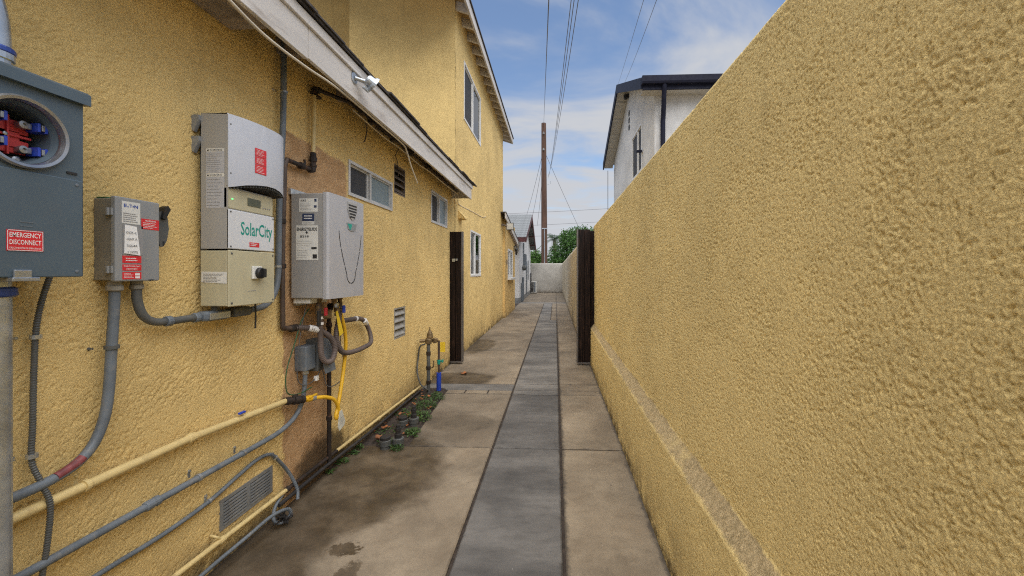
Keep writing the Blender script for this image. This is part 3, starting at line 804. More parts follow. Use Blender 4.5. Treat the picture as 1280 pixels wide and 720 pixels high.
# single-storey rear wing ----------------------------------------------------
AX = LW + .075
W4 = (12.35, 13.75, 1.17, 2.08)
relief('wing_wall', 'stucco_annex', house, lines_of([11.72, 14.55, *W4[:2]], lambda t: .04), [(AX, z) for z in lines_of([-.04, 2.95, *W4[2:]], lambda t: .04)], coarse, [W4])
m = MB(); m.box((-5, 14.45, -.04), (AX - .002, 14.55, 2.5)); m.build('wing_end_wall', 'stucco_annex', house)
m = MB(); m.box((AX - .2, 11.722, -.04), (AX - .001, 11.74, 2.9)); m.build('wing_corner', 'stucco_annex', house)
window(W4, AX, 'alu_white', 'glass_sky', 'glass_sky', house, .06, .5, sill=True)
m = MB(); m.prism([(11.2, 2.86), (11.2, 3.02), (15.0, 2.50), (15.0, 2.34)], 'x', AX + .06, AX + .09); m.build('wing_barge_board', 'fascia', house)
m = MB(); m.prism([(11.2, 3.022), (11.2, 3.05), (15.05, 2.53), (15.05, 2.502)], 'x', -5, AX + .10); m.build('wing_roof', 'shingle', house)
f0 = None
for i in range(8):
    y = 12.6 + i * .3
    if f0 is None:
        m = MB(); m.box((AX, y, 2.60), (AX + .085, y + .06, 2.66)); f0 = m.build('eave_bracket', 'eavewood', house)
    else: link_copy(f0, house, (0, .3 * i, -.0411 * i))

# ---------------------------------------------------------------- things fixed to the house
# meter enclosure --------------------------------------------------------
MF = .17
t = thing('meter_enclosure', 'blue grey steel meter box with an empty round socket', 'meter box', W(.08, .9, 1.338))
Y0, Y1, Z0, Z1, CY, CZ, CR = .66, 1.108, 1.338, 1.848, .975, 1.712, .083
m = MB()
def plate(m, y0, y1, z0, z1, cy, cz, cr, x, n=64):
    vs = []; fs = []
    for k in range(n):
        a = 2 * math.pi * k / n; cs, sn = math.cos(a), math.sin(a)
        ty = ((y1 if cs > 0 else y0) - cy) / cs if abs(cs) > 1e-6 else 1e9
        tz = ((z1 if sn > 0 else z0) - cz) / sn if abs(sn) > 1e-6 else 1e9
        d = min(ty, tz); vs += [(x, cy + cr * cs, cz + cr * sn), (x, cy + d * cs, cz + d * sn)]
    for cyy, czz in ((y0, z0), (y1, z0), (y1, z1), (y0, z1)): vs.append((x, cyy, czz))
    for k in range(n):
        a, b = 2 * k, 2 * ((k + 1) % n); fs.append((a, a + 1, b + 1, b))
        pa, pb = vs[a + 1], vs[b + 1]
        for ci in range(4):
            c = vs[2 * n + ci]
            if abs(pa[1] - pb[1]) > 1e-6 and abs(pa[2] - pb[2]) > 1e-6 and min(abs(pa[1] - c[1]), abs(pb[1] - c[1])) < 1e-6 and min(abs(pa[2] - c[2]), abs(pb[2] - c[2])) < 1e-6:
                fs.append((a + 1, 2 * n + ci, b + 1))
    m.add(vs, fs)
plate(m, Y0, Y1, 1.622, Z1, CY, CZ, CR, LW + MF)
m.quad(W(MF, Y0, 1.6), W(MF, Y0, 1.622), W(MF, Y1, 1.622), W(MF, Y1, 1.6))
m.add([W(.0, Y0, Z0), W(MF, Y0, Z0), W(MF, Y0, Z1), W(0, Y0, Z1), W(0, Y1, Z0), W(MF, Y1, Z0), W(MF, Y1, Z1), W(0, Y1, Z1)], [(0, 1, 2, 3), (4, 5, 6, 7), (0, 1, 5, 4), (3, 2, 6, 7)])
m.build('body', 'meter', t)
m = MB(); m.box(W(MF - .004, Y0, Z0 - .002), W(MF + .006, Y1 - .004, 1.614), .003); cov = m.build('cover', 'meter', t)
for z_, y_ in ((1.4795, .992), (1.4690, .990)):
    m = MB(); m.box(W(MF + .0061, .966, z_ - .001), W(MF + .0068, y_, z_ + .001)); m.build('stamped_mark', 'pvc', cov)
for y_, z_ in ((1.088, 1.60), (1.088, 1.352), (.90, 1.352)):
    m = MB(); m.lathe(W(MF + .006, y_, z_), [(.0045, 0), (.0045, .0015), (.002, .002)], 'x', 10); m.build('screw', 'pvc', cov)
m = MB(); m.box(W(MF - .03, .945, 1.326), W(MF + .016, 1.0, 1.336), .002); m.box(W(MF + .007, .95, 1.330), W(MF + .014, .985, 1.356), .002); m.build('seal_hasp', 'steel', t)
m = MB(); m.box(W(MF + .0, 1.068, 1.629), W(MF + .003, 1.092, 1.635)); m.build('slot', 'groove', t)
m = MB(); m.prism([(LW, Z1), (LW + MF + .012, Z1 - .012), (LW + MF + .016, Z1 - .012), (LW + MF + .016, Z1 + .018), (LW + MF + .006, Z1 + .026), (LW, Z1 + .034)], 'y', Y0 - .01, Y1 + .008); m.build('rain_cap', 'meter', t)
m = MB(); m.lathe(W(MF, CY, CZ), [(CR - .004, -.05), (CR - .004, .002), (CR - .001, .013), (CR + .006, .015), (CR + .010, .010), (CR + .011, .0)], 'x', 64); m.f = m.f[:-2]; m.sm = m.sm[:-2]
rg = m.build('socket_ring', 'ring', t)
m = MB(); m.lathe(W(MF, CY, CZ), [(CR - .012, -.10), (CR - .010, -.02), (CR - .0045, -.004)], 'x', 64); m.f = m.f[:-1] ; m.sm = m.sm[:-1]; m.build('socket_wall', 'meter_dark', t)
m = MB(); m.box(W(.03, CY - .1, CZ - .1), W(.05, CY + .1, CZ + .1)); m.build('back_plate', 'meter_dark', t)
# red carrier: a cross of moulded plates with raised webs
CC = CY + .022
m = MB()
for a, b in (((-.070, -.046), (-.012, .048)), ((-.012, .008), (.032, .042)), ((-.012, -.046), (.032, -.010)), ((-.030, -.014), (.014, .014))):
    m.box(W(.095, CC + a[0], CZ + a[1]), W(.112, CC + b[0], CZ + b[1]), .002)
m.box(W(.105, CC - .016, CZ - .052), W(.118, CC - .011, CZ + .052), .001); m.box(W(.105, CC - .07, CZ - .003), W(.117, CC + .034, CZ + .003), .001)
m.box(W(.105, CC - .012, CZ + .024), W(.115, CC + .030, CZ + .027), .001); m.box(W(.105, CC - .012, CZ - .030), W(.115, CC + .030, CZ - .027), .001)
rc = m.build('carrier', 'redplastic', t)
m = MB(); m.lathe(W(.117, CC - .020, CZ + .0), [(.005, 0), (.005, .003), (.002, .004)], 'x', 10); m.build('screw', 'steel', rc)
for (dy, dz) in ((-.048, .038), (.034, .030), (-.048, -.026), (.034, -.036)):
    m = MB(); m.box(W(.112, CC + dy - .010, CZ + dz - .012), W(.130, CC + dy + .012, CZ + dz + .012), .002)
    m.box(W(.130, CC + dy - .010, CZ + dz - .012), W(.150, CC + dy - .004, CZ + dz + .012), .001); m.box(W(.130, CC + dy + .005, CZ + dz - .012), W(.150, CC + dy + .012, CZ + dz + .012), .001)
    jaw = m.build('jaw', 'blue', t)
    m = MB(); m.box(W(.130, CC + dy - .003, CZ + dz - .008), W(.152, CC + dy + .004, CZ + dz + .008), .001); m.build('contact', 'ring', jaw)
for dz in (.030, -.036):
    m = MB(); m.box(W(.112, CC + .000, CZ + dz - .008), W(.136, CC + .022, CZ + dz + .008), .002); m.lathe(W(.130, CC + .003, CZ + dz), [(.010, 0), (.010, .009), (.004, .010), (.004, .004)], 'x', 12); m.build('lug', 'ring', t)
m = MB(); m.lathe(W(.11, CC - .004, CZ - .066), [(.010, 0), (.010, .018), (.005, .02)], 'x', 12); m.build('bolt', 'ring', t)
m = MB(); m.box(W(MF + .006, .940, 1.404), W(MF + .0072, 1.012, 1.458)); st = m.build('sticker', 'red', t)
xs = LW + MF + .0078
m = MB()
for a, b in (((.941, 1.405), (1.011, 1.4062)), ((.941, 1.4558), (1.011, 1.457)), ((.941, 1.405), (.942, 1.457)), ((1.010, 1.405), (1.011, 1.457))): m.box((xs - .0002, a[0], a[1]), (xs + .0002, b[0], b[1]))
m.build('sticker_border', 'white', st)
text('lettering', 'EMERGENCY', (xs, .945, 1.439), .062, .0125, 'white', st, bold=.006)
text('lettering', 'DISCONNECT', (xs, .945, 1.4205), .062, .0125, 'white', st, bold=.006)
text('lettering', 'DESCONEXIÓN DE EMERGENCIA', (xs, .945, 1.4095), .062, .0055, 'white', st)

# service mast above, riser below
t = thing('service_mast', 'galvanised service mast bending up from the top of the meter box', 'pipe', W(.10, .975, 1.87))
m = MB(); m.tube([W(.10, .966, 1.88), W(.10, .966, 1.95), W(.10, .958, 2.03), W(.10, .93, 2.12), W(.10, .88, 2.2), W(.10, .80, 2.26), W(.10, .70, 2.29)], .031, 24, 8); m.build('bend', 'steel', t)
m = MB(); m.lathe(W(.10, .966, 1.872), [(.034, 0), (.034, .012), (.0325, .014), (.0325, .028), (.037, .030), (.037, .046), (.033, .05)], 'z', 24); m.build('hub', 'steel', t)
m = MB(); m.lathe(W(.10, .966, 1.917), [(.0365, 0), (.0385, .003), (.0385, .012), (.0365, .016)], 'z', 24); m.build('locking_ring', 'bluesteel', t)
m = MB(); m.lathe(W(.10, .966, 1.884), [(.035, 0), (.036, .002), (.035, .005)], 'z', 24); m.build('sealing_band', 'tag_yel', t)
t = thing('riser_pipe', 'stout galvanised pipe rising from the ground under the meter box', 'pipe', W(.10, .975, 0))
m = MB(); m.tube([W(.10, .968, -.03), W(.10, .968, 1.31)], .031, 24); m.build('pipe', 'steel', t)
m = MB(); m.lathe(W(.10, .968, 1.285), [(.036, 0), (.040, .004), (.040, .022), (.036, .026)], 'z', 24); m.build('coupling', 'bluesteel', t)
m = MB(); m.lathe(W(.10, .968, 1.311), [(.030, 0), (.030, .02), (.036, .022), (.036, .027)], 'z', 24); m.build('bushing', 'steel', t)

# disconnect switch -------------------------------------------------------
t = thing('disconnect_switch', 'grey steel safety switch box with a side lever handle', 'switch box', W(.04, 1.34, 1.322))
m = MB(); m.box(W(.002, 1.272, 1.322), W(.066, 1.414, 1.598), .003); m.build('body', 'boxside', t)
m = MB(); m.box(W(.066, 1.268, 1.318), W(.084, 1.418, 1.605), .004); d = m.build('door', 'boxgrey', t)
m = MB(); m.box(W(.0, 1.280, 1.598), W(.04, 1.33, 1.604), .001); m.build('top_gasket', 'greenwire', t)
for z in (1.552, 1.358):
    m = MB(); m.box(W(.055, 1.262, z - .012), W(.078, 1.268, z + .012), .001); m.lathe(W(.066, 1.261, z - .012), [(.004, 0), (.004, .024)], 'z', 10); m.build('hinge', 'boxgrey', t)
m = MB(); m.lathe(W(.03, 1.2722, 1.345), [(.009, -.001), (.009, .0)], 'y', 16); m.build('knockout', 'boxside', t)
m = MB(); m.prism([(1.414, 1.572), (1.452, 1.580), (1.468, 1.560), (1.474, 1.515), (1.466, 1.470), (1.452, 1.446), (1.440, 1.446), (1.434, 1.47), (1.422, 1.545)], 'x', LW + .056, LW + .064); lv = m.build('lever_plate', 'pvc_dark', t)
m = MB(); m.prism([(1.440, 1.553), (1.452, 1.548), (1.472, 1.590), (1.462, 1.602), (1.450, 1.595)], 'x', LW + .048, LW + .074); m.build('grip', 'black', lv)
m = MB(); m.box(W(.0641, 1.449, 1.452), W(.066, 1.455, 1.466)); m.build('slot', 'groove', lv)
def sticker(parent, xo, y0, y1, z0, z1, mat, name='sticker'):
    q = MB(); q.box(W(xo, y0, z0), W(xo + .0008, y1, z1)); return q.build(name, mat, parent)
s1 = sticker(t, .084, 1.288, 1.348, 1.516, 1.592, 'paper'); x = LW + .0853
text('lettering', 'E', (x, 1.294, 1.572), .009, .011, 'bluink', s1, bold=.03); text('lettering', 'T', (x, 1.312, 1.572), .009, .011, 'bluink', s1, bold=.03); text('lettering', 'N', (x, 1.328, 1.572), .012, .011, 'bluink', s1, bold=.03)
m = MB(); m.lathe((x, 1.3075, 1.574), [(.0022, -.0002), (.0022, .0002)], 'x', 10); m.lathe((x, 1.3245, 1.577), [(.0025, -.0002), (.0025, .0002)], 'x', 10); m.build('logo_dot', 'bluink', s1)
lines(s1, (x, 1.292, 1.520), .052, .034, 5, 'greyink')
# paper notice tucked in a window pocket
m = MB(); m.box(W(.084, 1.290, 1.410), W(.0848, 1.357, 1.512)); pk = m.build('notice_pocket', 'greyink', t)
m = MB(); m.add([W(.0862, 1.296, 1.512), W(.0862, 1.335, 1.508), W(.089, 1.345, 1.408), W(.0862, 1.294, 1.414)], [(0, 1, 2, 3)]); nt_ = m.build('notice', 'white', pk)
x = LW + .0892
for i, s in enumerate(('DCK-C', 'OINT A', 'SOLAR', 'Y SYSTE')): text('lettering', s, (x, 1.299 + .001 * i, 1.482 - .0225 * i), .034, .0075, 'ink', nt_)
s2 = sticker(t, .084, 1.352, 1.415, 1.503, 1.540, 'red'); text('lettering', 'WARNING', (LW + .0853, 1.364, 1.5305), .038, .0055, 'white', s2, bold=.01); lines(s2, (LW + .0853, 1.357, 1.506), .052, .022, 4, 'white', fill=.3)
s3 = sticker(t, .084, 1.290, 1.352, 1.381, 1.406, 'red'); lines(s3, (LW + .0853, 1.300, 1.386), .04, .015, 2, 'white', fill=.35)
s4 = sticker(t, .084, 1.290, 1.352, 1.355, 1.376, 'red'); text('lettering', 'PHOTOVOLTAIC', (LW + .0853, 1.294, 1.3675), .054, .0048, 'white', s4, bold=.01); text('lettering', 'DISCONNECT', (LW + .0853, 1.302, 1.3585), .036, .0048, 'white', s4, bold=.01)
s5 = sticker(t, .084, 1.290, 1.352, 1.325, 1.350, 'red'); lines(s5, (LW + .0853, 1.294, 1.329), .032, .018, 4, 'white', fill=.3)
m = MB(); m.box(W(.0848, 1.331, 1.338), W(.0854, 1.346, 1.346)); m.box(W(.0848, 1.331, 1.328), W(.0854, 1.346, 1.335)); m.build('blank_field', 'white', s5)
m = MB(); m.box(W(.0841, 1.378, 1.3185), W(.0862, 1.396, 1.323)); m.build('latch', 'groove', t)

# solar inverter -----------------------------------------------------------
t = thing('solar_inverter', 'grey and beige solar inverter with red warning sticker and rotary switch', 'inverter', W(.1, 1.8, 1.2))
NY, FY = 1.645, 1.922
m = MB(); m.box(W(.035, NY + .002, 1.45), W(.148, FY - .002, 1.72), .004); m.build('body', 'inv_side', t)
plan = [(.155, NY), (.168, 1.675), (.182, 1.715), (.193, 1.765), (.199, 1.82), (.199, 1.87), (.195, 1.91), (.188, 1.94), (.180, 1.957)]
zbot = [1.712, 1.722, 1.735, 1.745, 1.752, 1.752, 1.745, 1.735, 1.722]
m = MB(); vs = [W(o, y, z) for (o, y), z in zip(plan, zbot)] + [W(o, y, 2.022) for o, y in plan] + [W(o - .006, y, 2.030) for o, y in plan]; n = len(plan)
m.add(vs, [(i + k * n, i + 1 + k * n, i + 1 + n + k * n, i + n + k * n) for k in (0, 1) for i in range(n - 1)], True)
m.add([W(o - .006, y, 2.030) for o, y in plan] + [W(.035, 1.957, 2.030), W(.035, NY, 2.030)], [tuple(range(n + 2))])
m.quad(W(.035, 1.957, 1.71), W(.18, 1.957, 1.722), W(.18, 1.957, 2.022), W(.035, 1.957, 2.03))
hood = m.build('hood', 'inv_grey', t)
m = MB(); m.quad(W(.035, NY, 1.45), W(.1555, NY, 1.45), W(.1555, NY, 2.024), W(.035, NY, 2.030)); m.box(W(.1475, NY - .0012, 1.72), W(.1545, NY, 2.02)); m.build('side_panel', 'inv_side', t)
m = MB(); k = len(plan); m.add([W(o - .001, y, z + .001) for (o, y), z in zip(plan, zbot)] + [W(.11, y, 1.716) for o, y in plan], [(i, i + 1, i + 1 + k, i + k) for i in range(k - 1)]); gr = m.build('underside_grille', 'groove', hood)
m = MB()
for i in range(22):
    y = NY + .012 + i * .0135; o = np.interp(y, [p[1] for p in plan], [p[0] for p in plan]); z = np.interp(y, [p[1] for p in plan], zbot)
    m.box(W(.12, y, z - .010), W(o - .005, y + .0035, z - .0005))
stuff(m.build('grille_ribs', 'pvc_dark', hood))
m = MB(); m.box(W(.10, NY, 1.625), W(.151, FY, 1.7135), .003); dp = m.build('display_panel', 'inv_beige', t)
m = MB(); m.box(W(.1511, 1.758, 1.652), W(.1525, 1.838, 1.688)); m.build('screen', 'lcd', dp)
m = MB(); m.lathe(W(.1512, 1.672, 1.667), [(.003, 0), (.003, .002)], 'x', 10); led = m.build('status_light', 'greenwire', dp)
lm, lnt, lp = _nodes('green led'); lp.inputs['Base Color'].default_value = (.05, .6, .1, 1); lp.inputs['Emission Color'].default_value = (.1, 1, .2, 1); lp.inputs['Emission Strength'].default_value = .8; led.data.materials[0] = lm
for i in range(4):
    m = MB(); m.lathe(W(.1512, 1.855 + .014 * i, 1.655), [(.0035, 0), (.003, .002)], 'x', 10); m.build('button', 'greyink', dp)
m = MB(); m.box(W(.148, NY, 1.450), W(.157, FY, 1.620), .003); pl = m.build('front_plate', 'inv_white', t)
text('lettering', 'SolarCity', (LW + .1576, 1.712, 1.497), .196, .078, 'teal', pl, bold=.014)
m = MB()
for k in range(12):
    a = 2 * math.pi * k / 12; c = (1.693, 1.575); m.add([W(.1574, c[0] + .010 * math.cos(a - .12), c[1] + .012 * math.sin(a - .12)), W(.1574, c[0] + .026 * math.cos(a), c[1] + .03 * math.sin(a)), W(.1574, c[0] + .010 * math.cos(a + .12), c[1] + .012 * math.sin(a + .12))], [(0, 1, 2)])
m.build('sun_logo', 'white', pl)
m = MB(); m.box(W(.1571, 1.762, 1.465), W(.1577, 1.822, 1.486)); s_ = m.build('sticker', 'red', pl); lines(s_, (LW + .1582, 1.768, 1.468), .048, .015, 2, 'white', fill=.4)
m = MB(); m.box(W(.030, NY + .001, 1.203), W(.150, FY - .002, 1.4425), .004); bx_ = m.build('lower_casing', 'inv_beige', t)
m = MB(); m.box(W(.151, NY - .001, 1.201), W(.159, FY, 1.4445), .003); fr = m.build('lower_cover', 'inv_beige', t)
for y, z in ((NY + .015, 1.43), (FY - .012, 1.43), (NY + .015, 1.215), (FY - .012, 1.215)):
    m = MB(); m.lathe(W(.159, y, z), [(.005, 0), (.005, .001), (.003, .0015)], 'x', 10); m.build('screw', 'pvc_dark', fr)
for y, z in ((NY + .012, 1.61), (FY - .008, 1.61), (NY + .012, 1.46), (FY - .008, 1.462)):
    m = MB(); m.lathe(W(.157, y, z), [(.004, 0), (.004, .001), (.002, .0015)], 'x', 10); m.build('screw', 'pvc_dark', pl)
for z in (1.985, 1.775):
    m = MB(); m.lathe(W(.159, NY + .010, z), [(.003, -.002), (.003, .0015)], 'x', 8); m.build('screw', 'pvc_dark', hood)
m = MB(); m.box(W(.159, 1.770, 1.318), W(.170, 1.826, 1.376), .003); sw_ = m.build('switch_plate', 'paper', t)
m = MB(); m.lathe(W(.170, 1.806, 1.345), [(.026, 0), (.026, .012), (.022, .016), (.022, .018)], 'x', 24); m.box(W(.186, 1.800, 1.325), W(.203, 1.812, 1.366), .003); m.build('rotary_knob', 'black', sw_)
m = MB(); m.box(W(.1591, 1.75, 1.262), W(.1595, 1.80, 1.265)); m.build('embossed_mark', 'greyink', fr)
m = MB(); m.prism([(LW + .036 + .001, 1.306), (LW + .15, 1.300), (LW + .15, 1.350), (LW + .037, 1.352)], 'y', NY - .0006, NY - .0001); s_ = m.build('label', 'paper', bx_); lines(s_, (LW + .045, NY - .0012, 1.306), .09, .038, 6, 'greyink', '-y', fill=.4)
for zt, zb_ in ((1.879, 1.770), (1.772, 1.620)):
    m = MB(); m.box((LW + .058, NY - .0007, zt - .014), (LW + .138, NY - .0002, zt)); s_ = m.build('label', 'paper', t)
    text('lettering', 'WARNING', (LW + .074, NY - .0012, zt - .0105), .055, .0065, 'ink', s_, '-y', .01)
    m = MB(); m.add([(LW + .062, NY - .0012, zt - .011), (LW + .072, NY - .0012, zt - .011), (LW + .067, NY - .0012, zt - .003)], [(0, 1, 2)]); m.build('warning_triangle', 'ink', s_)
    m = MB(); m.box((LW + .058, NY - .0006, zb_ + .004), (LW + .138, NY - .0001, zt - .0145)); s2_ = m.build('label', 'inv_grey', t); lines(s2_, (LW + .062, NY - .0011, zb_ + .008), .07, zt - .02 - zb_ - .008, 9, 'greyink', '-y', fill=.18)
# red stickers on the hood follow its curve
def on_hood(y): return float(np.interp(y, [p[1] for p in plan], [p[0] for p in plan]))
for za, zb_ in ((1.878, 1.914), (1.842, 1.876), (1.800, 1.840)):
    m = MB(); a, b = 1.752, 1.812
    m.quad(W(on_hood(a) + .002, a, za), W(on_hood(b) + .002, b, za), W(on_hood(b) + .002, b, zb_), W(on_hood(a) + .002, a, zb_)); s_ = m.build('sticker', 'red', hood)
    o_ = lines(s_, (0, a + .006, za + .003), .046, zb_ - za - .008, 5, 'white', fill=.25)
    v_ = o_.data
    for q in v_.vertices: q.co.x = LW + on_hood(q.co.y + wloc(s_).y) + .0028 - wloc(s_).x
for z in (2.0, 1.91):      # wall bracket seen in the gap behind
    m = MB(); m.prism([(LW, z + .02), (LW, z - .04), (LW + .012, z - .05), (LW + .035, z + .0), (LW + .035, z + .02)], 'y', NY - .012, NY + .004); m.build('wall_bracket', 'boxgrey', t)
m = MB(); m.box(W(.0, NY + .03, 1.25), W(.036, FY - .05, 2.0)); m.build('wall_bracket', 'pvc_dark', t)

# water heater --------------------------------------------------------------
t = thing('water_heater', 'silver grey wall hung tankless water heater with yellow white energy label', 'water heater', W(.12, 2.46, 1.195))
HY0, HY1, HF = 2.250, 2.674, .245
m = MB(); m.box(W(.02, HY0, 1.197), W(HF - .03, HY1, 1.806), .005); m.build('casing', 'heater_side', t)
m = MB(); m.prism([(LW + HF - .034, HY0 - .002), (LW + HF - .030, HY0 - .003), (LW + HF - .012, HY0 - .003), (LW + HF, HY0 + .006), (LW + HF + .006, HY0 + .15), (LW + HF + .006, HY1 - .15), (LW + HF, HY1 - .006), (LW + HF - .012, HY1 + .003), (LW + HF - .034, HY1 + .003)], 'z', 1.193, 1.812); fp = m.build('front_panel', 'heater', t)
m = MB(); m.box(W(.0, HY0 - .0, 1.80), W(.02, HY1, 1.836), .002); m.box(W(.0, HY0 + .05, 1.15), W(.02, HY1 - .05, 1.20), .002); mb_ = m.build('mounting_flange', 'steel', t)
fx = lambda y: LW + HF + (.006 if HY0 + .15 < y < HY1 - .15 else .006 * min(1, (min(y - HY0, HY1 - y) - .006) / .144))
m = MB()                # the U-shaped shadow gap, in dashes
P0, P1, P2 = (2.352, 1.60), (2.482, 1.262), (2.628, 1.60)
def ushape(s):
    if s < .40: u = s / .40; return (2.352 + .085 * u ** 1.5, 1.60 - .26 * u)
    if s > .60: u = (1 - s) / .40; return (2.632 - .085 * u ** 1.5, 1.60 - .26 * u)
    a = (s - .4) / .2; th = math.pi * (1 + a); return (2.492 + .055 * math.cos(th), 1.34 + .062 * math.sin(th))
NSEG = 90
for i in range(NSEG):
    if i % 15 == 14: continue
    a, b = ushape(i / NSEG), ushape((i + 1) / NSEG); w = .0035
    dx, dz = b[0] - a[0], b[1] - a[1]; l = math.hypot(dx, dz) or 1; nx, nzz = -dz / l * w, dx / l * w
    m.add([(fx(a[0]) + .0008, a[0] - nx, a[1] - nzz), (fx(b[0]) + .0008, b[0] - nx, b[1] - nzz), (fx(b[0]) + .0008, b[0] + nx, b[1] + nzz), (fx(a[0]) + .0008, a[0] + nx, a[1] + nzz)], [(0, 1, 2, 3)])
m.build('panel_groove', 'groove', fp)
m = MB(); sh = [(2.440, 1.792), (2.562, 1.792), (2.560, 1.745), (2.535, 1.700), (2.500, 1.682), (2.468, 1.70), (2.443, 1.745)]
m.prism(sh, 'x', LW + HF + .004, LW + HF + .011); gb = m.build('intake_grille', 'inv_side', fp)
m = MB()
for i in range(5):
    z = 1.778 - i * .018; ya = np.interp(z, [1.682, 1.70, 1.745, 1.792], [2.49, 2.474, 2.452, 2.450]); yb_ = np.interp(z, [1.682, 1.70, 1.745, 1.792], [2.51, 2.53, 2.552, 2.553])
    m.box(W(HF + .011, ya, z - .011), W(HF + .0118, yb_, z - .001))
m.build('grille_slots', 'groove', gb)
m = MB(); m.prism([(2.436, 1.660), (2.560, 1.660), (2.545, 1.622), (2.52, 1.610), (2.475, 1.610), (2.45, 1.622)], 'x', LW + HF + .004, LW + HF + .009); lg = m.build('maker_badge', 'boxgrey', fp)
m = MB(); m.prism([(2.442, 1.654), (2.500, 1.654), (2.484, 1.618), (2.468, 1.618)], 'x', LW + HF + .009, LW + HF + .0095); m.build('badge_field', 'teal', lg)
yf = HY0 - .0006
def ylabel(x0, x1, z0, z1, mat): q = MB(); q.box((x0, yf - .0004, z0), (x1, yf, z1)); return q.build('label', mat, t)
s_ = ylabel(-1.481, -1.370, 1.698, 1.776, 'paper'); text('lettering', 'ALERTE', (-1.472, yf - .001, 1.758), .034, .010, 'ink', s_, '-y', .02); lines(s_, (-1.474, yf - .001, 1.706), .07, .042, 5, 'greyink', '-y', fill=.2)
m = MB(); m.box((-1.390, yf - .001, 1.756), (-1.376, yf - .0006, 1.772)); m.box((-1.392, yf - .001, 1.722), (-1.376, yf - .0006, 1.735)); m.build('symbol', 'navy', s_)
s_ = ylabel(-1.462, -1.391, 1.645, 1.688, 'navy'); lines(s_, (-1.450, yf - .001, 1.653), .05, .028, 2, 'white', '-y', fill=.4, ragged=.1)
s_ = ylabel(-1.464, -1.390, 1.624, 1.643, 'paper'); lines(s_, (-1.458, yf - .001, 1.626), .06, .014, 2, 'greyink', '-y', fill=.2)
s_ = ylabel(-1.499, -1.368, 1.420, 1.620, 'paper')
text('lettering', 'ENERGYGUIDE', (-1.494, yf - .001, 1.588), .121, .019, 'ink', s_, '-y', .03)
m = MB(); m.add([(-1.444, yf - .001, 1.580), (-1.424, yf - .001, 1.580), (-1.434, yf - .001, 1.570)], [(0, 1, 2)]); m.box((-1.437, yf - .001, 1.58), (-1.431, yf - .0008, 1.588)); m.build('arrow', 'ink', s_)
text('lettering', '$218', (-1.475, yf - .001, 1.548), .052, .014, 'ink', s_, '-y', .02)
lines(s_, (-1.494, yf - .001, 1.500), .10, .034, 3, 'greyink', '-y', fill=.14); lines(s_, (-1.494, yf - .001, 1.430), .075, .05, 5, 'greyink', '-y', fill=.14)
m = MB(); m.box((-1.408, yf - .001, 1.482), (-1.376, yf - .0006, 1.494)); m.box((-1.400, yf - .001, 1.428), (-1.374, yf - .0006, 1.452)); m.build('symbol', 'ink', s_)
m = MB(); m.box(W(.02, HY0 + .02, 1.165), W(.12, HY0 + .18, 1.196), .004); m.build('drain_box', 'paper', t)
for y, o in ((2.36, .12), (2.56, .14), (2.46, .16)):
    m = MB(); m.lathe(W(o, y, 1.15), [(.013, 0), (.013, .02), (.018, .022), (.018, .036), (.013, .037), (.013, .047)], 'z', 12); m.build('connector', 'brass', t)

# -------------------------------------------------------------------- conduits and pipes
def strap(m, o, y, z, r, along='y'):
    if along == 'z':
        m.lathe(W(o, y, z - .006), [(r + .003, 0), (r + .003, .012)], 'z', 16); m.box(W(0, y - r - .026, z - .006), W(.004, y - r + .004, z + .006)); m.lathe(W(.004, y - r - .018, z), [(.006, 0), (.004, .006)], 'x', 8)
    else:
        m.lathe(W(o, y - .006, z), [(r + .003, 0), (r + .003, .012)], 'y', 16); m.box(W(0, y - .006, z), W(.006, y + .006, z + r + .020), .001); m.lathe(W(.006, y, z + r + .014), [(.005, 0), (.004, .005)], 'x', 8)

t = thing('switch_conduit', 'grey conduit dropping from the switch box and sweeping left', 'conduit', W(.05, 1.28, .72))
m = MB(); m.tube([W(.045, 1.300, 1.31), W(.045, 1.298, 1.22), W(.045, 1.290, 1.08), W(.045, 1.282, .95), W(.045, 1.268, .86), W(.045, 1.235, .785), W(.045, 1.18, .742), W(.045, 1.10, .725), W(.045, .98, .722)], .0148, 14, 8); m.build('tube', 'pvc', t)
m = MB(); m.lathe(W(.045, 1.300, 1.285), [(.020, 0), (.023, .004), (.023, .018), (.019, .02), (.019, .036)], 'z', 12); m.build('connector', 'boxside', t)
m = MB(); strap(m, .045, 1.291, 1.095, .017, 'z'); m.build('strap', 'pvc_dark', t)
m = MB()
for a in np.linspace(0, 1, 12)[:-1]:
    pass
m.tube([W(.0488, 1.135, .7335), W(.0490, 1.165, .7415), W(.0490, 1.19, .751), W(.0490, 1.205, .760)], .0125, 14, 5); m.build('warning_tape', 'tape_red', t)

t = thing('inverter_conduit', 'short grey conduit looping from the switch box to the inverter', 'conduit', W(.05, 1.48, 1.14))
m = MB(); m.tube([W(.045, 1.372, 1.31), W(.045, 1.374, 1.25), W(.045, 1.392, 1.195), W(.045, 1.43, 1.165), W(.045, 1.49, 1.158), W(.05, 1.60, 1.160)], .0145, 14, 8); m.build('tube', 'pvc_dark', t)
m = MB(); m.lathe(W(.045, 1.372, 1.288), [(.018, 0), (.020, .003), (.020, .016), (.017, .018), (.017, .032)], 'z', 12); m.build('connector', 'boxside', t)
for y in (1.475, 1.595):
    m = MB(); m.lathe(W(.047, y, 1.159), [(.018, 0), (.020, .003), (.020, .020), (.018, .023)], 'y', 12); m.build('coupling', 'pvc', t)
m = MB(); m.box(W(.03, 1.618, 1.140), W(.085, 1.745, 1.182), .012); lb = m.build('conduit_body', 'pvc', t)
m = MB(); m.box(W(.085, 1.628, 1.146), W(.092, 1.735, 1.176), .0028); m.build('cover_plate', 'steel', lb)
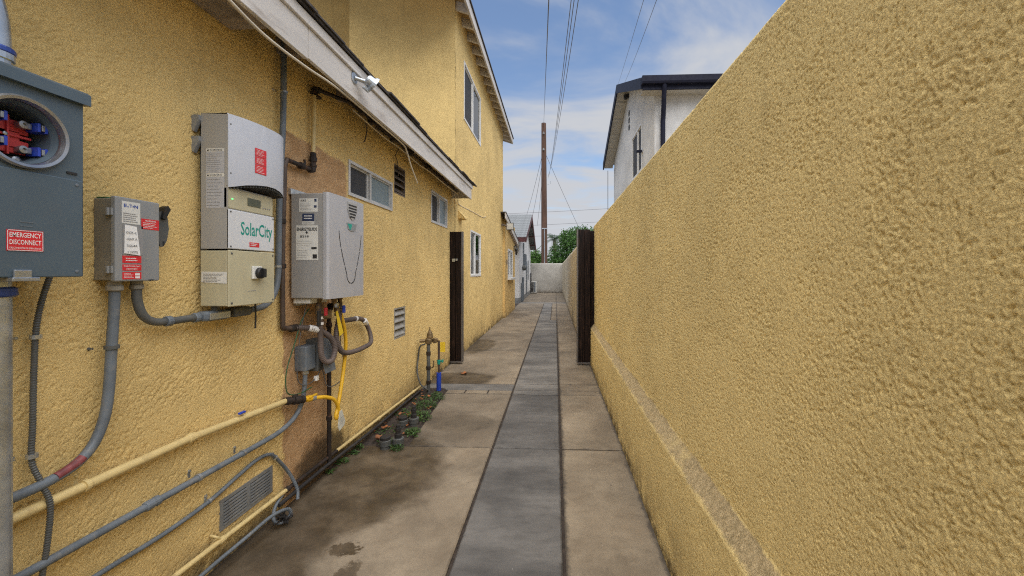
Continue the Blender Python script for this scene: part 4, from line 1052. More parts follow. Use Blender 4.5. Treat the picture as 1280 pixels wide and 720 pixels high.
m = MB(); m.lathe(W(.06, 1.69, 1.18), [(.016, 0), (.016, .022)], 'z', 12); m.build('nipple', 'pvc_dark', t)

t = thing('eave_conduit', 'grey conduit running from under the inverter up the wall to the eave', 'conduit', W(.05, 2.1, 1.16))
m = MB(); m.tube([W(.06, 1.79, 1.165), W(.06, 1.90, 1.165), W(.055, 2.00, 1.180), W(.05, 2.07, 1.235), W(.045, 2.105, 1.32), W(.045, 2.11, 1.45), W(.045, 2.12, 1.8), W(.04, 2.155, 2.2), W(.04, 2.16, 2.66)], .0155, 14, 8); m.build('tube', 'pvc', t)
m = MB(); m.box(W(.03, 1.765, 1.142), W(.09, 1.87, 1.186), .012); m.build('conduit_body', 'pvc_dark', t)
for y, z in ((2.108, 1.38), (2.158, 2.35)):
    m = MB(); strap(m, .043, y, z, .016, 'z'); m.build('strap', 'steel', t)
t = tag(MB().tube([W(.09, 1.885, 1.20), W(.09, 1.886, 1.13), W(.092, 1.882, 1.075)], .004, 8, 4).build('cable_stub', 'black'), 'short black cable stub hanging under the inverter', 'cable')

t = thing('brown_pipe', 'thin brown pipe dropping from the elbow beside the heater to the hose', 'pipe', W(.03, 2.14, 1.0))
m = MB(); m.tube([W(.03, 2.215, 1.985), W(.03, 2.20, 1.985), W(.03, 2.185, 1.96), W(.03, 2.18, 1.9), W(.03, 2.165, 1.5), W(.03, 2.165, 1.08), W(.03, 2.175, 1.04), W(.032, 2.20, 1.03), W(.035, 2.24, 1.025)], .0135, 12, 6); m.build('tube', 'brownpipe', t)
for z in (1.37, 1.62):
    m = MB(); m.lathe(W(.03, 2.165, z), [(.014, 0), (.018, .003), (.018, .024), (.014, .027)], 'z', 12); m.build('coupling', 'iron', t)
m = MB(); m.lathe(W(.035, 2.225, 1.025), [(.014, 0), (.021, .004), (.021, .018), (.016, .02), (.016, .035), (.022, .037), (.022, .05), (.014, .052)], 'y', 10); m.build('union', 'iron', t)

t = thing('gas_riser', 'yellow painted gas riser with black iron elbows under the eave', 'pipe', W(.05, 2.49, 1.96))
m = MB(); m.tube([W(.035, 2.44, 2.10), W(.035, 2.448, 2.46)], .0125, 12); m.build('riser', 'pipe_yel', t)
m = MB(); m.tube([W(.035, 2.20, 1.985), W(.035, 2.40, 1.985)], .0125, 12); m.build('branch', 'iron', t)
def elbow(m, c, a, b, r):
    c, a, b = Vector(c), Vector(a), Vector(b)
    m.tube([c + a * .032, c + a * .008 + b * .002, c + b * .008 + a * .002, c + b * .032], r, 12, 4)
    for d in (a, b): m.tube([c + d * .024, c + d * .036], r * 1.22, 12)
m = MB(); elbow(m, W(.035, 2.44, 1.985), (0, -1, 0), (0, 0, 1), .017); m.build('elbow', 'iron', t)
m = MB(); m.lathe(W(.035, 2.44, 2.02), [(.017, 0), (.017, .02), (.022, .022), (.022, .05), (.018, .052), (.018, .075), (.014, .078)], 'z', 8); m.build('union', 'iron', t)
m = MB(); m.lathe(W(.035, 2.31, 1.985), [(.016, 0), (.021, .004), (.021, .03), (.016, .034)], 'y', 10); m.tube([W(.035, 2.34, 1.985), W(.035, 2.355, 2.01), W(.035, 2.35, 2.03)], .007, 8, 3); m.build('valve', 'iron', t)
m = MB(); elbow(m, W(.035, 2.448, 2.505), (0, 0, -1), (.35, .93, 0), .017); m.build('elbow', 'iron', t)
m = MB(); m.tube([W(.046, 2.48, 2.508), W(.11, 2.62, 2.512), W(.15, 2.74, 2.508), W(.16, 3.3, 2.50), W(.16, 4.3, 2.495), W(.16, 5.6, 2.49)], .0125, 10, 5); m.build('eave_run', 'iron', t)
m = MB(); m.box(W(.03, 2.455, 2.455), W(.055, 2.50, 2.47), .002); m.build('bracket', 'iron', t)

t = thing('gas_pipe', 'cream painted gas pipe along the wall at knee height', 'pipe', W(.045, 1.7, .6))
m = MB(); m.tube([W(.036, .70, .662), W(.036, 1.59, .660), W(.045, 2.17, .628)], .0155, 14); m.build('pipe', 'pipe_yel', t)
for y_ in (1.22, 1.86):
    m = MB(); strap(m, .038, y_, .662 if y_ < 1.5 else .645, .0158); m.build('strap', 'pipe_yel', t)
m = MB(); m.lathe(W(.036, 1.58, .660), [(.0158, 0), (.019, .003), (.019, .03), (.0158, .033)], 'y', 14); m.build('coupling', 'pipe_yel', t)
def along(m, a, b, rings, seg=10):
    """stepped fitting along a-b: rings = (start, end, radius) as fractions"""
    a, b = Vector(a), Vector(b)
    for f0, f1, r_ in rings: m.tube([a.lerp(b, f0), a.lerp(b, f1)], r_, seg)
GA, GB = W(.045, 2.165, .628), W(.105, 2.345, .592)
m = MB(); along(m, GA, GB, ((0, .16, .022), (.16, .26, .016), (.26, .44, .025), (.44, .50, .018), (.50, .60, .022))); m.lathe(W(.062, 2.225, .625), [(.018, 0), (.014, .022)], 'z', 8); m.build('fittings', 'iron', t)
m = MB(); along(m, GA, GB, ((.60, .72, .014), (.72, .86, .019))); m.box(W(.098, 2.29, .606), W(.112, 2.36, .616), .002); m.build('shutoff_valve', 'gas_yel', t)
m = MB(); along(m, GA, GB, ((.86, 1.0, .0175),), 6); m.build('flare_nut', 'steel', t)

t = thing('gas_hose', 'bright yellow flexible gas hose hanging below the heater', 'hose', W(.1, 2.55, .3))
m = MB(); m.tube([GB, W(.130, 2.40, .580), W(.150, 2.46, .550), W(.157, 2.50, .50), W(.157, 2.515, .45)], .0115, 12, 8); m.tube([W(.14, 2.515, 1.15), W(.15, 2.55, 1.08), W(.15, 2.60, .97), W(.145, 2.625, .86), W(.14, 2.61, .72), W(.145, 2.565, .59), W(.15, 2.515, .48), W(.152, 2.49, .435), W(.154, 2.495, .415), W(.157, 2.512, .43), W(.157, 2.515, .45)], .0115, 12, 8); m.build('hose', 'gas_yel', t)
m = MB(); m.lathe(W(.14, 2.515, 1.12), [(.015, 0), (.018, .004), (.018, .03), (.013, .034)], 'z', 8); m.build('nut', 'steel', t)
m = MB(); m.prism([(2.500, .455), (2.525, .46), (2.565, .375), (2.55, .35), (2.495, .335), (2.480, .365)], 'x', LW + .170, LW + .174); tg = m.build('plastic_tag', 'clearplastic', t)
lines(tg, (LW + .1755, 2.500, .37), .05, .05, 5, 'greyink', fill=.2)
m = MB(); m.prism([(2.455, 1.10), (2.475, 1.105), (2.545, .955), (2.50, .94)], 'x', LW + .170, LW + .173); m.build('warning_tag', 'tag_yel', t)

t = thing('grey_conduit', 'long grey conduit rising along the wall into the small junction box', 'conduit', W(.045, 1.7, .47))
m = MB(); m.tube([W(.045, .70, .500), W(.045, 1.45, .484), W(.045, 1.95, .474), W(.045, 2.13, .478), W(.045, 2.24, .508), W(.045, 2.305, .565), W(.045, 2.335, .65), W(.045, 2.345, .76)], .0130, 14, 8); m.build('tube', 'pvc', t)
m = MB(); m.lathe(W(.045, 1.40, .4855), [(.015, 0), (.018, .003), (.018, .028), (.0165, .03), (.0165, .036), (.019, .038), (.019, .05), (.015, .053)], 'y', 12); m.build('coupling', 'pvc', t)
for y, z in ((1.62, .481), (1.86, .476)):
    m = MB(); strap(m, .045, y, z, .0145); m.build('strap', 'steel', t)

t = thing('junction_box', 'pair of small grey electrical boxes under the water heater', 'junction box', W(.05, 2.44, .74))
m = MB(); m.box(W(.004, 2.305, .760), W(.075, 2.40, .905), .004); m.build('left_box', 'pvc', t, 'smooth grey box on top of the conduit')
m = MB(); m.box(W(.004, 2.41, .735), W(.085, 2.50, .930), .004); rb = m.build('right_box', 'pvc_dark', t, 'darker weatherproof outlet box with a hinged flap')
m = MB(); m.prism([(LW + .085, .92), (LW + .125, .72), (LW + .130, .72), (LW + .092, .93)], 'y', 2.415, 2.53); m.build('flap', 'pvc', rb)
m = MB(); m.lathe(W(.085, 2.45, .87), [(.010, 0), (.010, .004)], 'x', 10); m.lathe(W(.085, 2.45, .80), [(.010, 0), (.010, .004)], 'x', 10); m.build('outlet', 'groove', rb)
m = MB(); m.lathe(W(.045, 2.345, .735), [(.018, 0), (.02, .003), (.02, .02), (.016, .026)], 'z', 12); m.build('connector', 'steel', t)

t = thing('black_drain_pipe', 'black vertical pipe in front of the brown stucco strip', 'pipe', W(.04, 2.6, .05))
m = MB(); m.tube([W(.045, 2.60, .05), W(.045, 2.60, 1.05), W(.07, 2.57, 1.10), W(.10, 2.55, 1.14)], .0135, 12, 4); m.build('pipe', 'iron', t)
for z in (.36, .78, .98):
    m = MB(); m.lathe(W(.045, 2.60, z), [(.014, 0), (.0185, .003), (.0185, .03), (.014, .033)], 'z', 10); m.build('coupling', 'iron', t)

def hose_thing(name, label, pts, r, mat='hose', wraps=(), wmat='white', group=None):
    t = thing(name, label, 'hose', pts[0], group)
    m = MB(); m.flex(pts, r, .011, 10, depth=.07); m.build('hose', mat, t)
    for a, b in wraps:
        m = MB(); m.tube([a, b], r * 1.18, 12); m.build('wrap', wmat, t)
    return t
hose_thing('water_hose', 'brown corrugated water hose curling down before the junction box',
           [W(.04, 2.27, 1.025), W(.07, 2.30, 1.02), W(.10, 2.33, 1.01), W(.13, 2.38, .985), W(.155, 2.44, .93), W(.16, 2.465, .86), W(.155, 2.44, .80), W(.145, 2.39, .80), W(.135, 2.36, .85), W(.13, 2.36, .95), W(.125, 2.36, 1.10), W(.12, 2.36, 1.16)], .0165,
           wraps=((W(.085, 2.315, 1.017), W(.12, 2.36, 1.0)), (W(.128, 2.36, 1.03), W(.127, 2.36, 1.045)), (W(.127, 2.36, 1.065), W(.1262, 2.36, 1.08))))
hose_thing('hot_water_hose', 'dark wrapped hose looping out past the right of the heater',
           [W(.14, 2.56, 1.15), W(.15, 2.53, 1.05), W(.15, 2.50, .93), W(.16, 2.55, .83), W(.155, 2.70, .80), W(.14, 2.90, .795), W(.11, 3.06, .80), W(.07, 3.14, .85), W(.05, 3.12, .93), W(.06, 3.02, .985), W(.08, 2.90, 1.005), W(.10, 2.78, 1.012), W(.11, 2.64, 1.02)], .0165,
           wraps=((W(.055, 3.10, .945), W(.068, 3.045, .975)), (W(.083, 2.885, 1.006), W(.088, 2.86, 1.008))))
t = thing('heater_valves', 'cluster of brass isolation valves with red and blue handles', 'valves', W(.13, 2.45, 1.05))
for (y, o, km) in ((2.36, .12, 'redknob'), (2.53, .14, 'blueknob')):
    m = MB(); m.lathe(W(o, y, 1.065), [(.013, 0), (.018, .003), (.018, .02), (.014, .022), (.022, .03), (.022, .05), (.014, .058), (.018, .06), (.018, .08), (.013, .086)], 'z', 10); m.lathe(W(o, y, 1.105), [(.010, 0), (.010, .035), (.013, .036), (.013, .04)], 'x', 10); v = m.build('valve', 'brass', t)
    m = MB(); m.box(W(o + .036, y - .012, 1.085), W(o + .05, y + .012, 1.135), .005); m.build('handle', km, v)
m = MB(); m.box(W(.15, 2.285, 1.03), W(.165, 2.31, 1.12), .004); m.tube([W(.157, 2.30, 1.10), W(.13, 2.34, 1.10)], .008, 8); m.build('drain_lever', 'black', t)
m = MB(); m.lathe(W(.135, 2.36, 1.078), [(.012, 0), (.014, .01), (.014, .04), (.018, .045), (.018, .06), (.012, .065)], 'y', 10); m.lathe(W(.135, 2.44, 1.06), [(.012, 0), (.016, .005), (.016, .05), (.012, .055)], 'z', 10); m.build('relief_valve', 'brass', t)
for nm, lab, mt, pts, rr in (
    ('ground_wire', 'thin green wire drooping from the heater past the boxes', 'greenwire', [W(.06, 2.36, 1.13), W(.05, 2.30, 1.06), W(.05, 2.235, .93), W(.05, 2.17, .80), W(.05, 2.165, .70), W(.05, 2.20, .655), W(.06, 2.28, .64), W(.065, 2.38, .648)], .0032),
    ('control_cable', 'grey cable hanging in a loop right of the outlet box', 'greywire', [W(.10, 2.61, 1.12), W(.09, 2.66, .98), W(.09, 2.66, .85), W(.09, 2.70, .73), W(.09, 2.70, .63), W(.09, 2.60, .60), W(.09, 2.50, .62), W(.085, 2.47, .70), W(.08, 2.46, .74)], .003),
    ('thin_cable', 'thin grey cable from the heater underside down to its white plug', 'greywire', [W(.06, 2.34, 1.17), W(.05, 2.30, 1.02), W(.05, 2.27, .88), W(.05, 2.26, .76), W(.05, 2.29, .69), W(.06, 2.36, .672), W(.07, 2.42, .70), W(.08, 2.44, .735)], .0028)):
    tag(MB().tube(pts, rr, 6, 8).build(nm, mt), lab, 'wire')
tag(MB().box(W(.058, 2.405, .675), W(.078, 2.435, .705), .004).build('plug', 'white'), 'small white plug dangling under the outlet box', 'plug')

t = thing('armoured_cable', 'armoured flexible conduit hanging from the bottom of the meter box', 'conduit', W(.03, 1.1, .4))
m = MB(); m.flex([W(.045, 1.128, 1.35), W(.035, 1.112, 1.26), W(.03, 1.103, 1.17), W(.03, 1.098, 1.03), W(.03, 1.096, .90), W(.03, 1.094, .80), W(.045, 1.105, .73), W(.055, 1.118, .66), W(.05, 1.115, .55), W(.04, 1.108, .44)], .0070, .0075, 8, depth=.14); m.build('conduit', 'pvc_dark', t)
for z, y in ((1.16, 1.103), (.815, 1.095)):
    m = MB(); strap(m, .03, y, z, .010, 'z'); m.build('strap', 'steel', t)
t = thing('vent_cable', 'thin grey flexible conduit arching over the foundation vent', 'conduit', W(.02, 1.9, .03))
m = MB(); m.flex([W(.03, 1.15, .345), W(.025, 1.30, .338), W(.02, 1.50, .325), W(.02, 1.70, .335), W(.02, 1.86, .365), W(.02, 1.98, .385), W(.02, 2.08, .370), W(.022, 2.15, .30), W(.03, 2.22, .20), W(.06, 2.245, .10), W(.08, 2.22, .05)], .0092, .012, 8, depth=.05); m.build('conduit', 'pvc', t)
for y, z in ((1.70, .335), (2.12, .335)):
    m = MB(); strap(m, .02, y, z, .009); m.build('strap', 'steel', t)
t = thing('floor_cable', 'grey flexible cable trailing along the foot of the wall into a black tangle', 'cable', W(.08, 1.7, .02))
m = MB(); m.flex([W(.06, 1.20, .05), W(.06, 1.45, .062), W(.065, 1.65, .075), W(.08, 1.84, .085), W(.10, 1.98, .10), W(.12, 2.07, .085), W(.125, 2.095, .05), W(.12, 2.08, .03)], .0090, .012, 8, depth=.06)
m.flex([W(.04, 2.16, .12), W(.045, 2.09, .09), W(.06, 2.05, .05), W(.09, 2.04, .03), W(.12, 2.06, .025)], .0090, .012, 8, depth=.06); m.build('cable', 'pvc', t)
m = MB(); r = random.Random(4)
for i in range(26):
    c = Vector(W(.115, 2.06, .03)); d = Vector((r.uniform(-1, 1), r.uniform(-1, 1), r.uniform(-.3, 1))).normalized()
    e = c + d * r.uniform(.02, .055); e.z = max(.006, e.z)
    m.tube([c + Vector((r.uniform(-.012, .012), r.uniform(-.012, .012), r.uniform(-.01, .012))), (c + e) / 2 + Vector((r.uniform(-.01, .01), r.uniform(-.01, .01), .004)), e], r.uniform(.003, .006), 6, 3)
m.build('taped_end', 'black_rough', t)

t = thing('low_pipe', 'cream painted pipe along the foot of the yellow wall', 'pipe', W(.035, 2.4, .05))
m = MB(); m.tube([W(.04, .70, .150), W(.04, 1.55, .140), W(.04, 2.19, .124)], .0115, 12); m.build('near_length', 'pipe_yel', t)
m = MB(); m.tube([W(.04, 2.19, .124), W(.04, 2.70, .113)], .0115, 12); m.build('middle_length', 'iron', t, 'bare rusty dark length below the brown stucco')
m = MB(); m.tube([W(.04, 2.70, .113), W(.04, 3.6, .090), W(.04, 4.45, .068)], .0115, 12); m.build('far_length', 'pipe_yel', t)
for y, z, mt in ((1.745, .135, 'pipe_yel'), (2.19, .124, 'iron'), (3.36, .096, 'pipe_yel'), (4.2, .0745, 'pipe_yel')):
    m = MB(); m.lathe(W(.04, y - .014, z), [(.012, 0), (.015, .002), (.015, .026), (.012, .028)], 'y', 12); m.build('coupling', mt, t)
m = MB(); m.tube([W(.04, 1.735, .148), W(.035, 1.72, .165), W(.01, 1.72, .17)], .006, 8, 3); m.build('pipe_hook', 'pipe_yel', t)
tag(MB().tube([W(.055, 2.10, .085), W(.055, 2.6, .080), W(.06, 3.1, .062), W(.055, 3.7, .05), W(.05, 4.4, .03)], .011, 10, 5).build('black_cable', 'black_rough'), 'black cable running just below the low cream pipe', 'cable')
# paint chip stuck on the wall above the gas pipe
tag(MB().box(W(.045, 1.83, .672), W(.06, 1.865, .682), .003).build('blue_clip', 'blueknob'), 'tiny blue clip on top of the cream gas pipe', 'clip')

# eave cables
t = tag(MB().tube([(-1.22, 1.2, 2.42), (-1.235, 1.44, 2.385), (-1.245, 1.66, 2.365), (-1.25, 1.94, 2.378), (-1.262, 2.18, 2.41), (-1.275, 2.4, 2.428), (-1.28, 2.8, 2.43), (-1.28, 3.3, 2.425), (-1.29, 3.42, 2.40), (-1.30, 3.55, 2.31), (-1.30, 3.72, 2.19)], .0065, 8, 8).build('eave_cable', 'cable_white'), 'aged white cable sagging along the low fascia with a loose end', 'cable')
tag(MB().tube([(-1.42, 2.75, 2.49), (-1.40, 3.2, 2.455), (-1.41, 3.6, 2.475), (-1.38, 4.0, 2.44), (-1.40, 4.4, 2.47), (-1.37, 4.9, 2.44), (-1.40, 5.7, 2.46), (-1.50, 6.1, 2.45), (-1.535, 6.4, 2.43), (-1.535, 7.4, 2.47), (-1.535, 8.4, 2.51), (-1.535, 8.8, 2.58)], .006, 8, 6).build('eave_cable', 'cable_white'), 'brownish cable clipped under the low eave and on past the gate', 'cable')
for lab, pts in (('dark wire end dangling beside the louvred vent under the eave', [W(.12, 3.62, 2.50), W(.05, 3.70, 2.45), W(.02, 3.82, 2.42), W(.02, 3.83, 2.34), W(.015, 3.85, 2.29)]),
                 ('short dark wire curl hanging under the gas pipe at the eave', [W(.12, 2.95, 2.50), W(.10, 3.02, 2.45), W(.10, 2.99, 2.36), W(.10, 2.96, 2.33)])):
    tag(MB().tube(pts, .004, 6, 6).build('loose_wire', 'brownpipe'), lab, 'wire')
t = thing('eave_wiring', 'dark bundle of wires and clamps lying along the eave pipe', 'wires', (-1.39, 4, 2.5))
r = random.Random(9)
for k in range(3):
    pts = [(-1.40 + r.uniform(-.03, .03), y, 2.515 + r.uniform(-.035, .02)) for y in np.arange(2.8, 5.75, .2)]
    m = MB(); m.tube(pts, .005, 6, 4); m.build('wire', 'brownpipe' if k else 'black_rough', t)
for y in (2.95, 3.35, 3.75, 4.25, 4.32, 4.8):
    m = MB(); m.box((-1.415, y, 2.47), (-1.36, y + .05, 2.525), .008); m.build('clamp', 'iron', t)

# flood lamp on the fascia
t = thing('flood_lamp', 'round galvanised flood lamp bolted to the white fascia', 'lamp', (-1.2, 2.5, 2.55))
m = MB(); m.lathe((-1.249, 2.43, 2.555), [(.035, 0), (.035, .006), (.03, .008)], 'x', 16); m.tube([(-1.243, 2.43, 2.555), (-1.21, 2.455, 2.55), (-1.185, 2.48, 2.55)], .013, 10, 4); m.build('bracket', 'steel', t)
m = MB(); prof = [(.024, -.045), (.034, -.035), (.038, -.01), (.052, .0), (.055, .012), (.052, .014)]
m.lathe((0, 0, 0), prof, 'x', 20); m.f = m.f[:-1]; m.sm = m.sm[:-1]
q = Vector((1, 0, 0)).rotation_difference(Vector((.55, .62, -.50)).normalized())
c = Vector((-1.165, 2.50, 2.548)); m.v = [tuple(q @ Vector(v) + c) for v in m.v]; m.build('housing', 'steel', t)
m = MB(); m.lathe((0, 0, 0), [(.015, .0), (.047, .0), (.047, .004)], 'x', 20); m.v = [tuple(q @ Vector(v) + c) for v in m.v]; m.build('lens', 'glass_sky', t)
m = MB(); m.box((-.03, -.012, -.062), (.012, .012, -.046), .003); m.v = [tuple(q @ Vector(v) + c) for v in m.v]; m.build('thumb_screw', 'steel', t)

# wing lamps
t = thing('wall_floodlight', 'square floodlight on an arm at the far corner of the house', 'lamp', (-1.4, 11.6, 2.65))
m = MB(); m.box((-1.55, 11.35, 2.665), (-1.46, 11.43, 2.73), .01); m.tube([(-1.46, 11.39, 2.69), (-1.38, 11.39, 2.66)], .025, 8); m.build('arm', 'louver', t)
m = MB(); m.box((-1.40, 11.40, 2.55), (-1.19, 11.46, 2.76), .01); hd = m.build('head', 'pvc_dark', t); m = MB(); m.box((-1.385, 11.394, 2.57), (-1.205, 11.40, 2.74)); m.build('lens', 'acgrey', hd)
t = thing('wall_lantern', 'small black lantern at the end of the rear wing', 'lamp', (-1.35, 13.9, 2.0))
m = MB(); m.box((AX, 14.1, 2.08), (AX + .03, 14.2, 2.28), .005); m.tube([(AX + .02, 14.15, 2.25), (AX + .09, 14.15, 2.30), (AX + .10, 14.15, 2.22)], .012, 8, 4); m.build('bracket', 'black', t)
m = MB(); m.lathe((AX + .10, 14.15, 1.98), [(.01, -.03), (.035, 0), (.05, .16), (.06, .17), (.015, .23)], 'z', 8); m.build('cage', 'black', t)
t = tag(MB().box((AX, 12.0, 1.58), (AX + .03, 12.08, 1.72), .004).build('outlet_cover', 'louver'), 'small brown outlet cover left of the far wing window', 'outlet')

# water risers by the gate -----------------------------------------------------
t = thing('water_riser', 'weathered galvanised water riser with brass regulator by the gate', 'pipe', (-1.40, 4.42, 0))
rx, ry = -1.412, 4.40
m = MB(); m.tube([(rx, ry, -.04), (rx, ry, .56)], .020, 12); m.build('standpipe', 'pvc_dark', t)
for z in (.10, .26, .42):
    m = MB(); m.lathe((rx, ry, z), [(.02, 0), (.026, .004), (.026, .04), (.02, .044)], 'z', 10); m.build('coupling', 'iron', t)
m = MB(); m.tube([(rx - .10, ry, .58), (rx + .09, ry + .07, .58)], .019, 10); m.lathe((rx, ry, .545), [(.02, 0), (.036, .008), (.036, .055), (.022, .07)], 'z', 12); m.lathe((rx + .06, ry + .045, .55), [(.015, 0), (.028, .008), (.028, .05), (.015, .06)], 'z', 10); m.build('tee', 'brass', t)
m = MB(); m.lathe((rx + .012, ry + .01, .61), [(.034, 0), (.036, .015), (.030, .05), (.018, .08), (.012, .09), (.007, .092), (.006, .125)], 'z', 14); m.build('regulator_bell', 'brass', t)
m = MB(); m.tube([(rx - .03, ry - .03, .55), (rx - .09, ry - .02, .52), (rx - .115, ry, .40), (rx - .11, ry - .05, .25), (rx - .06, ry - .08, .12), (rx - .0, ry - .06, .06), (rx, ry - .02, .03)], .009, 8, 8); m.build('loop_tube', 'pvc_dark', t)
m = MB(); m.tube([(rx + .10, ry + .06, .575), (rx + .10, ry + .06, .0)], .013, 10); m.build('second_standpipe', 'brownpipe', t)
m = MB(); m.tube([(rx + .10, ry + .06, .015), (rx + .10, ry + .06, .215)], .027, 14); m.build('blue_sleeve', 'blueknob', t, 'bright blue foam sleeve')
m = MB(); m.tube([(rx + .10, ry + .06, .31), (rx + .10, ry + .06, .36)], .020, 10); m.tube([(rx + .10, ry + .06, .34), (rx + .15, ry + .04, .35)], .010, 8); m.box((rx + .14, ry + .02, .335), (rx + .155, ry + .06, .365), .003); m.build('hose_bib', 'teal', t)
m = MB(); m.box((rx + .118, ry + .05, .45), (rx + .175, ry + .053, .56)); m.build('tag', 'tag_yel', t)
m = MB(); m.tube([(rx + .03, ry + .02, .28), (rx + .055, ry + .01, .30), (rx + .055, ry + .01, .36)], .005, 6, 3); m.build('handle', 'iron', t)

# black drain fittings in the bed
def cap(x, y, r_, tall, label):
    t = thing('pipe_cap', label, 'pipe cap', (x, y, -.02), 'plastic pipe caps in the planting bed')
    m = MB(); m.lathe((x, y, -.03), [(r_ * .85, 0), (r_ * .85, .055), (r_, .056), (r_, .078), (r_ * 1.02, .08), (r_ * 1.02, .095), (r_ * .9, .099)], 'z', 20); m.build('hub', 'pvc_dark', t)
    m = MB()
    if tall: m.lathe((x, y, .068), [(r_ * .62, 0), (r_ * .62, .03), (r_ * .45, .034), (r_ * .45, .055), (r_ * .52, .056), (r_ * .52, .078), (r_ * .40, .08), (r_ * .40, .10), (r_ * .3, .104)], 'z', 14)
    else: m.lathe((x, y, .068), [(r_ * .92, 0), (r_ * .92, .022), (r_ * .80, .026)], 'z', 20)
    m.build('lid', 'black_rough', t)
m = MB(); r = random.Random(17)
for i_ in range(46):
    lx, ly, ls = r.uniform(-1.52, -1.20), r.uniform(3.1, 4.5), r.uniform(.008, .022); a0 = r.uniform(0, 6.28)
    if lx > -1.17 - .062 * (ly - 3.06): continue
    m.add([(lx, ly, .020)] + [(lx + ls * math.cos(a0 + k * 1.047) * (.6 if k % 2 else 1), ly + ls * math.sin(a0 + k * 1.047) * (.6 if k % 2 else 1), .020 + r.uniform(0, .012)) for k in range(6)], [(0, 1 + k, 1 + (k + 1) % 6) for k in range(6)])
o_ = stuff(m.build('leaf_litter', 'leafdead')); o_['label'] = 'scraps of brown leaf litter scattered over the dark soil bed'; o_['category'] = 'leaves'
cap(-1.300, 3.005, .043, False, 'flat black lidded pipe cap nearest the camera in the bed')
cap(-1.215, 3.045, .043, True, 'black stepped pipe cap nearest the camera, beside the flat one')
cap(-1.325, 3.42, .043, False, 'flat black lidded pipe cap further back in the bed')
cap(-1.245, 3.47, .043, True, 'tall black stepped pipe cap further back among the weeds')

# ================================================================== GATE LEAVES
def gate_leaf(x0, x1, y0, dp, ht, steel_side, label):
    t = thing('gate_panel', label, 'gate', ((x0 + x1) / 2, y0 + dp / 2, 0), 'dark wooden gate panels')
    w = x1 - x0; sx = .022; a, b = (x0 + sx, x1) if steel_side < 0 else (x0, x1 - sx); bw = (b - a) / 2
    for i in range(2):
        m = MB(); m.box((a + i * bw + .002, y0, .045), (a + (i + 1) * bw - .002, y0 + .022, ht), .003); m.build('board', 'gate', t)
    m = MB(); m.box((a, y0 + .023, .05), (b, y0 + dp, ht - .01), .003); m.build('core', 'gate', t)
    m = MB(); s0 = x0 if steel_side < 0 else x1 - sx; m.box((s0, y0 - .004, .03), (s0 + sx - .001, y0 + dp + .004, ht + .004), .002); m.build('edge_frame', 'gate_steel', t)
    m = MB(); m.box((a, y0 - .006, .022), (b, y0 + dp, .044), .002); m.build('bottom_rail', 'gate_steel', t)
    m = MB(); m.lathe(((x0 + x1) / 2, y0 + dp / 2, -.0), [(.018, 0), (.018, .022)], 'z', 10); m.build('drop_bolt', 'gate_steel', t)
    return t, a, bw
t, a, bw = gate_leaf(-1.545, -1.355, 5.80, .075, 1.94, 1, 'dark brown wooden gate panel against the yellow house')
m = MB(); m.box((a + bw * .45, 5.788, 1.50), (a + bw * .95, 5.799, 1.545), .002); m.box((a + bw * 1.05, 5.788, 1.515), (a + bw * 1.4, 5.799, 1.545), .002); m.build('latch_plate', 'steel', t)
t, a, bw = gate_leaf(.312, .505, 5.80, .075, 1.965, -1, 'black brown wooden gate panel at the end of the right wall')
m = MB(); m.box((.507, 5.87, .05), (.60, 5.955, 1.95), .004); m.build('hinge_post', 'gate', t)

# ================================================================== RIGHT BOUNDARY WALL
bw_ = thing('boundary_wall', 'tall rough yellow stucco wall filling the right side', 'wall', (.6, 3, 0))
K, T, ZT = .517, .572, 2.022
prof = [(K, z) for z in np.arange(-.04, .525, .006)] + [(K + .001, .528), (K + .003, .532), (K + .007, .538), (K + .013, .545), (K + .020, .552), (K + .027, .559), (K + .034, .566), (K + .041, .573), (K + .047, .580), (K + .052, .588)]
prof += [(T, z) for z in np.arange(.596, ZT - .004, .0031)] + [(T + .002, ZT - .001), (T + .006, ZT + .002)] + [(T + .006 + i * .012, ZT + .003) for i in range(1, 14)]
ys = lines_of([-3, .36, 5.95], lambda t: .06 if t < .33 else min(.045, max(.0023, t * t / 285 * .75)))
relief('body', 'stucco_right', bw_, ys, prof, dash, sign=-1)
m = MB(); m.prism([(K + .004, -.04), (T + .17, -.04), (T + .17, ZT), (T + .01, ZT), (T + .01, .59), (K + .01, .53)], 'y', 5.70, 5.955); m.build('wall_end', 'stucco_right', bw_)
m = MB(); m.box((T + .168, -3, -.04), (T + .176, 5.94, ZT)); m.build('back_face', 'stucco_right', bw_)

fw_ = thing('far_side_wall', 'cream rendered wall continuing beyond the right gate panel', 'wall', (.5, 15, 0))
relief('body', 'wall_cream', fw_, lines_of([5.98, 26.0], lambda t: .09), [(.470, z) for z in np.arange(-.05, 1.90, .05)] + [(.475, 1.905), (.62, 1.906)], coarse, sign=-1)
m = MB(); m.box((.455, 10.4, -.05), (.472, 10.5, .42), .004); m.build('base_post', 'pvc_dark', fw_)
tag(relief('end_wall', 'wall_far', None, lines_of([-2.6, .6], lambda t: .06), [(26.0, z) for z in np.arange(-.05, 1.90, .05)] + [(26.005, 1.905), (26.2, 1.906)], coarse, uaxis='x', sign=-1), 'low white wall closing the far end of the alley', 'wall')

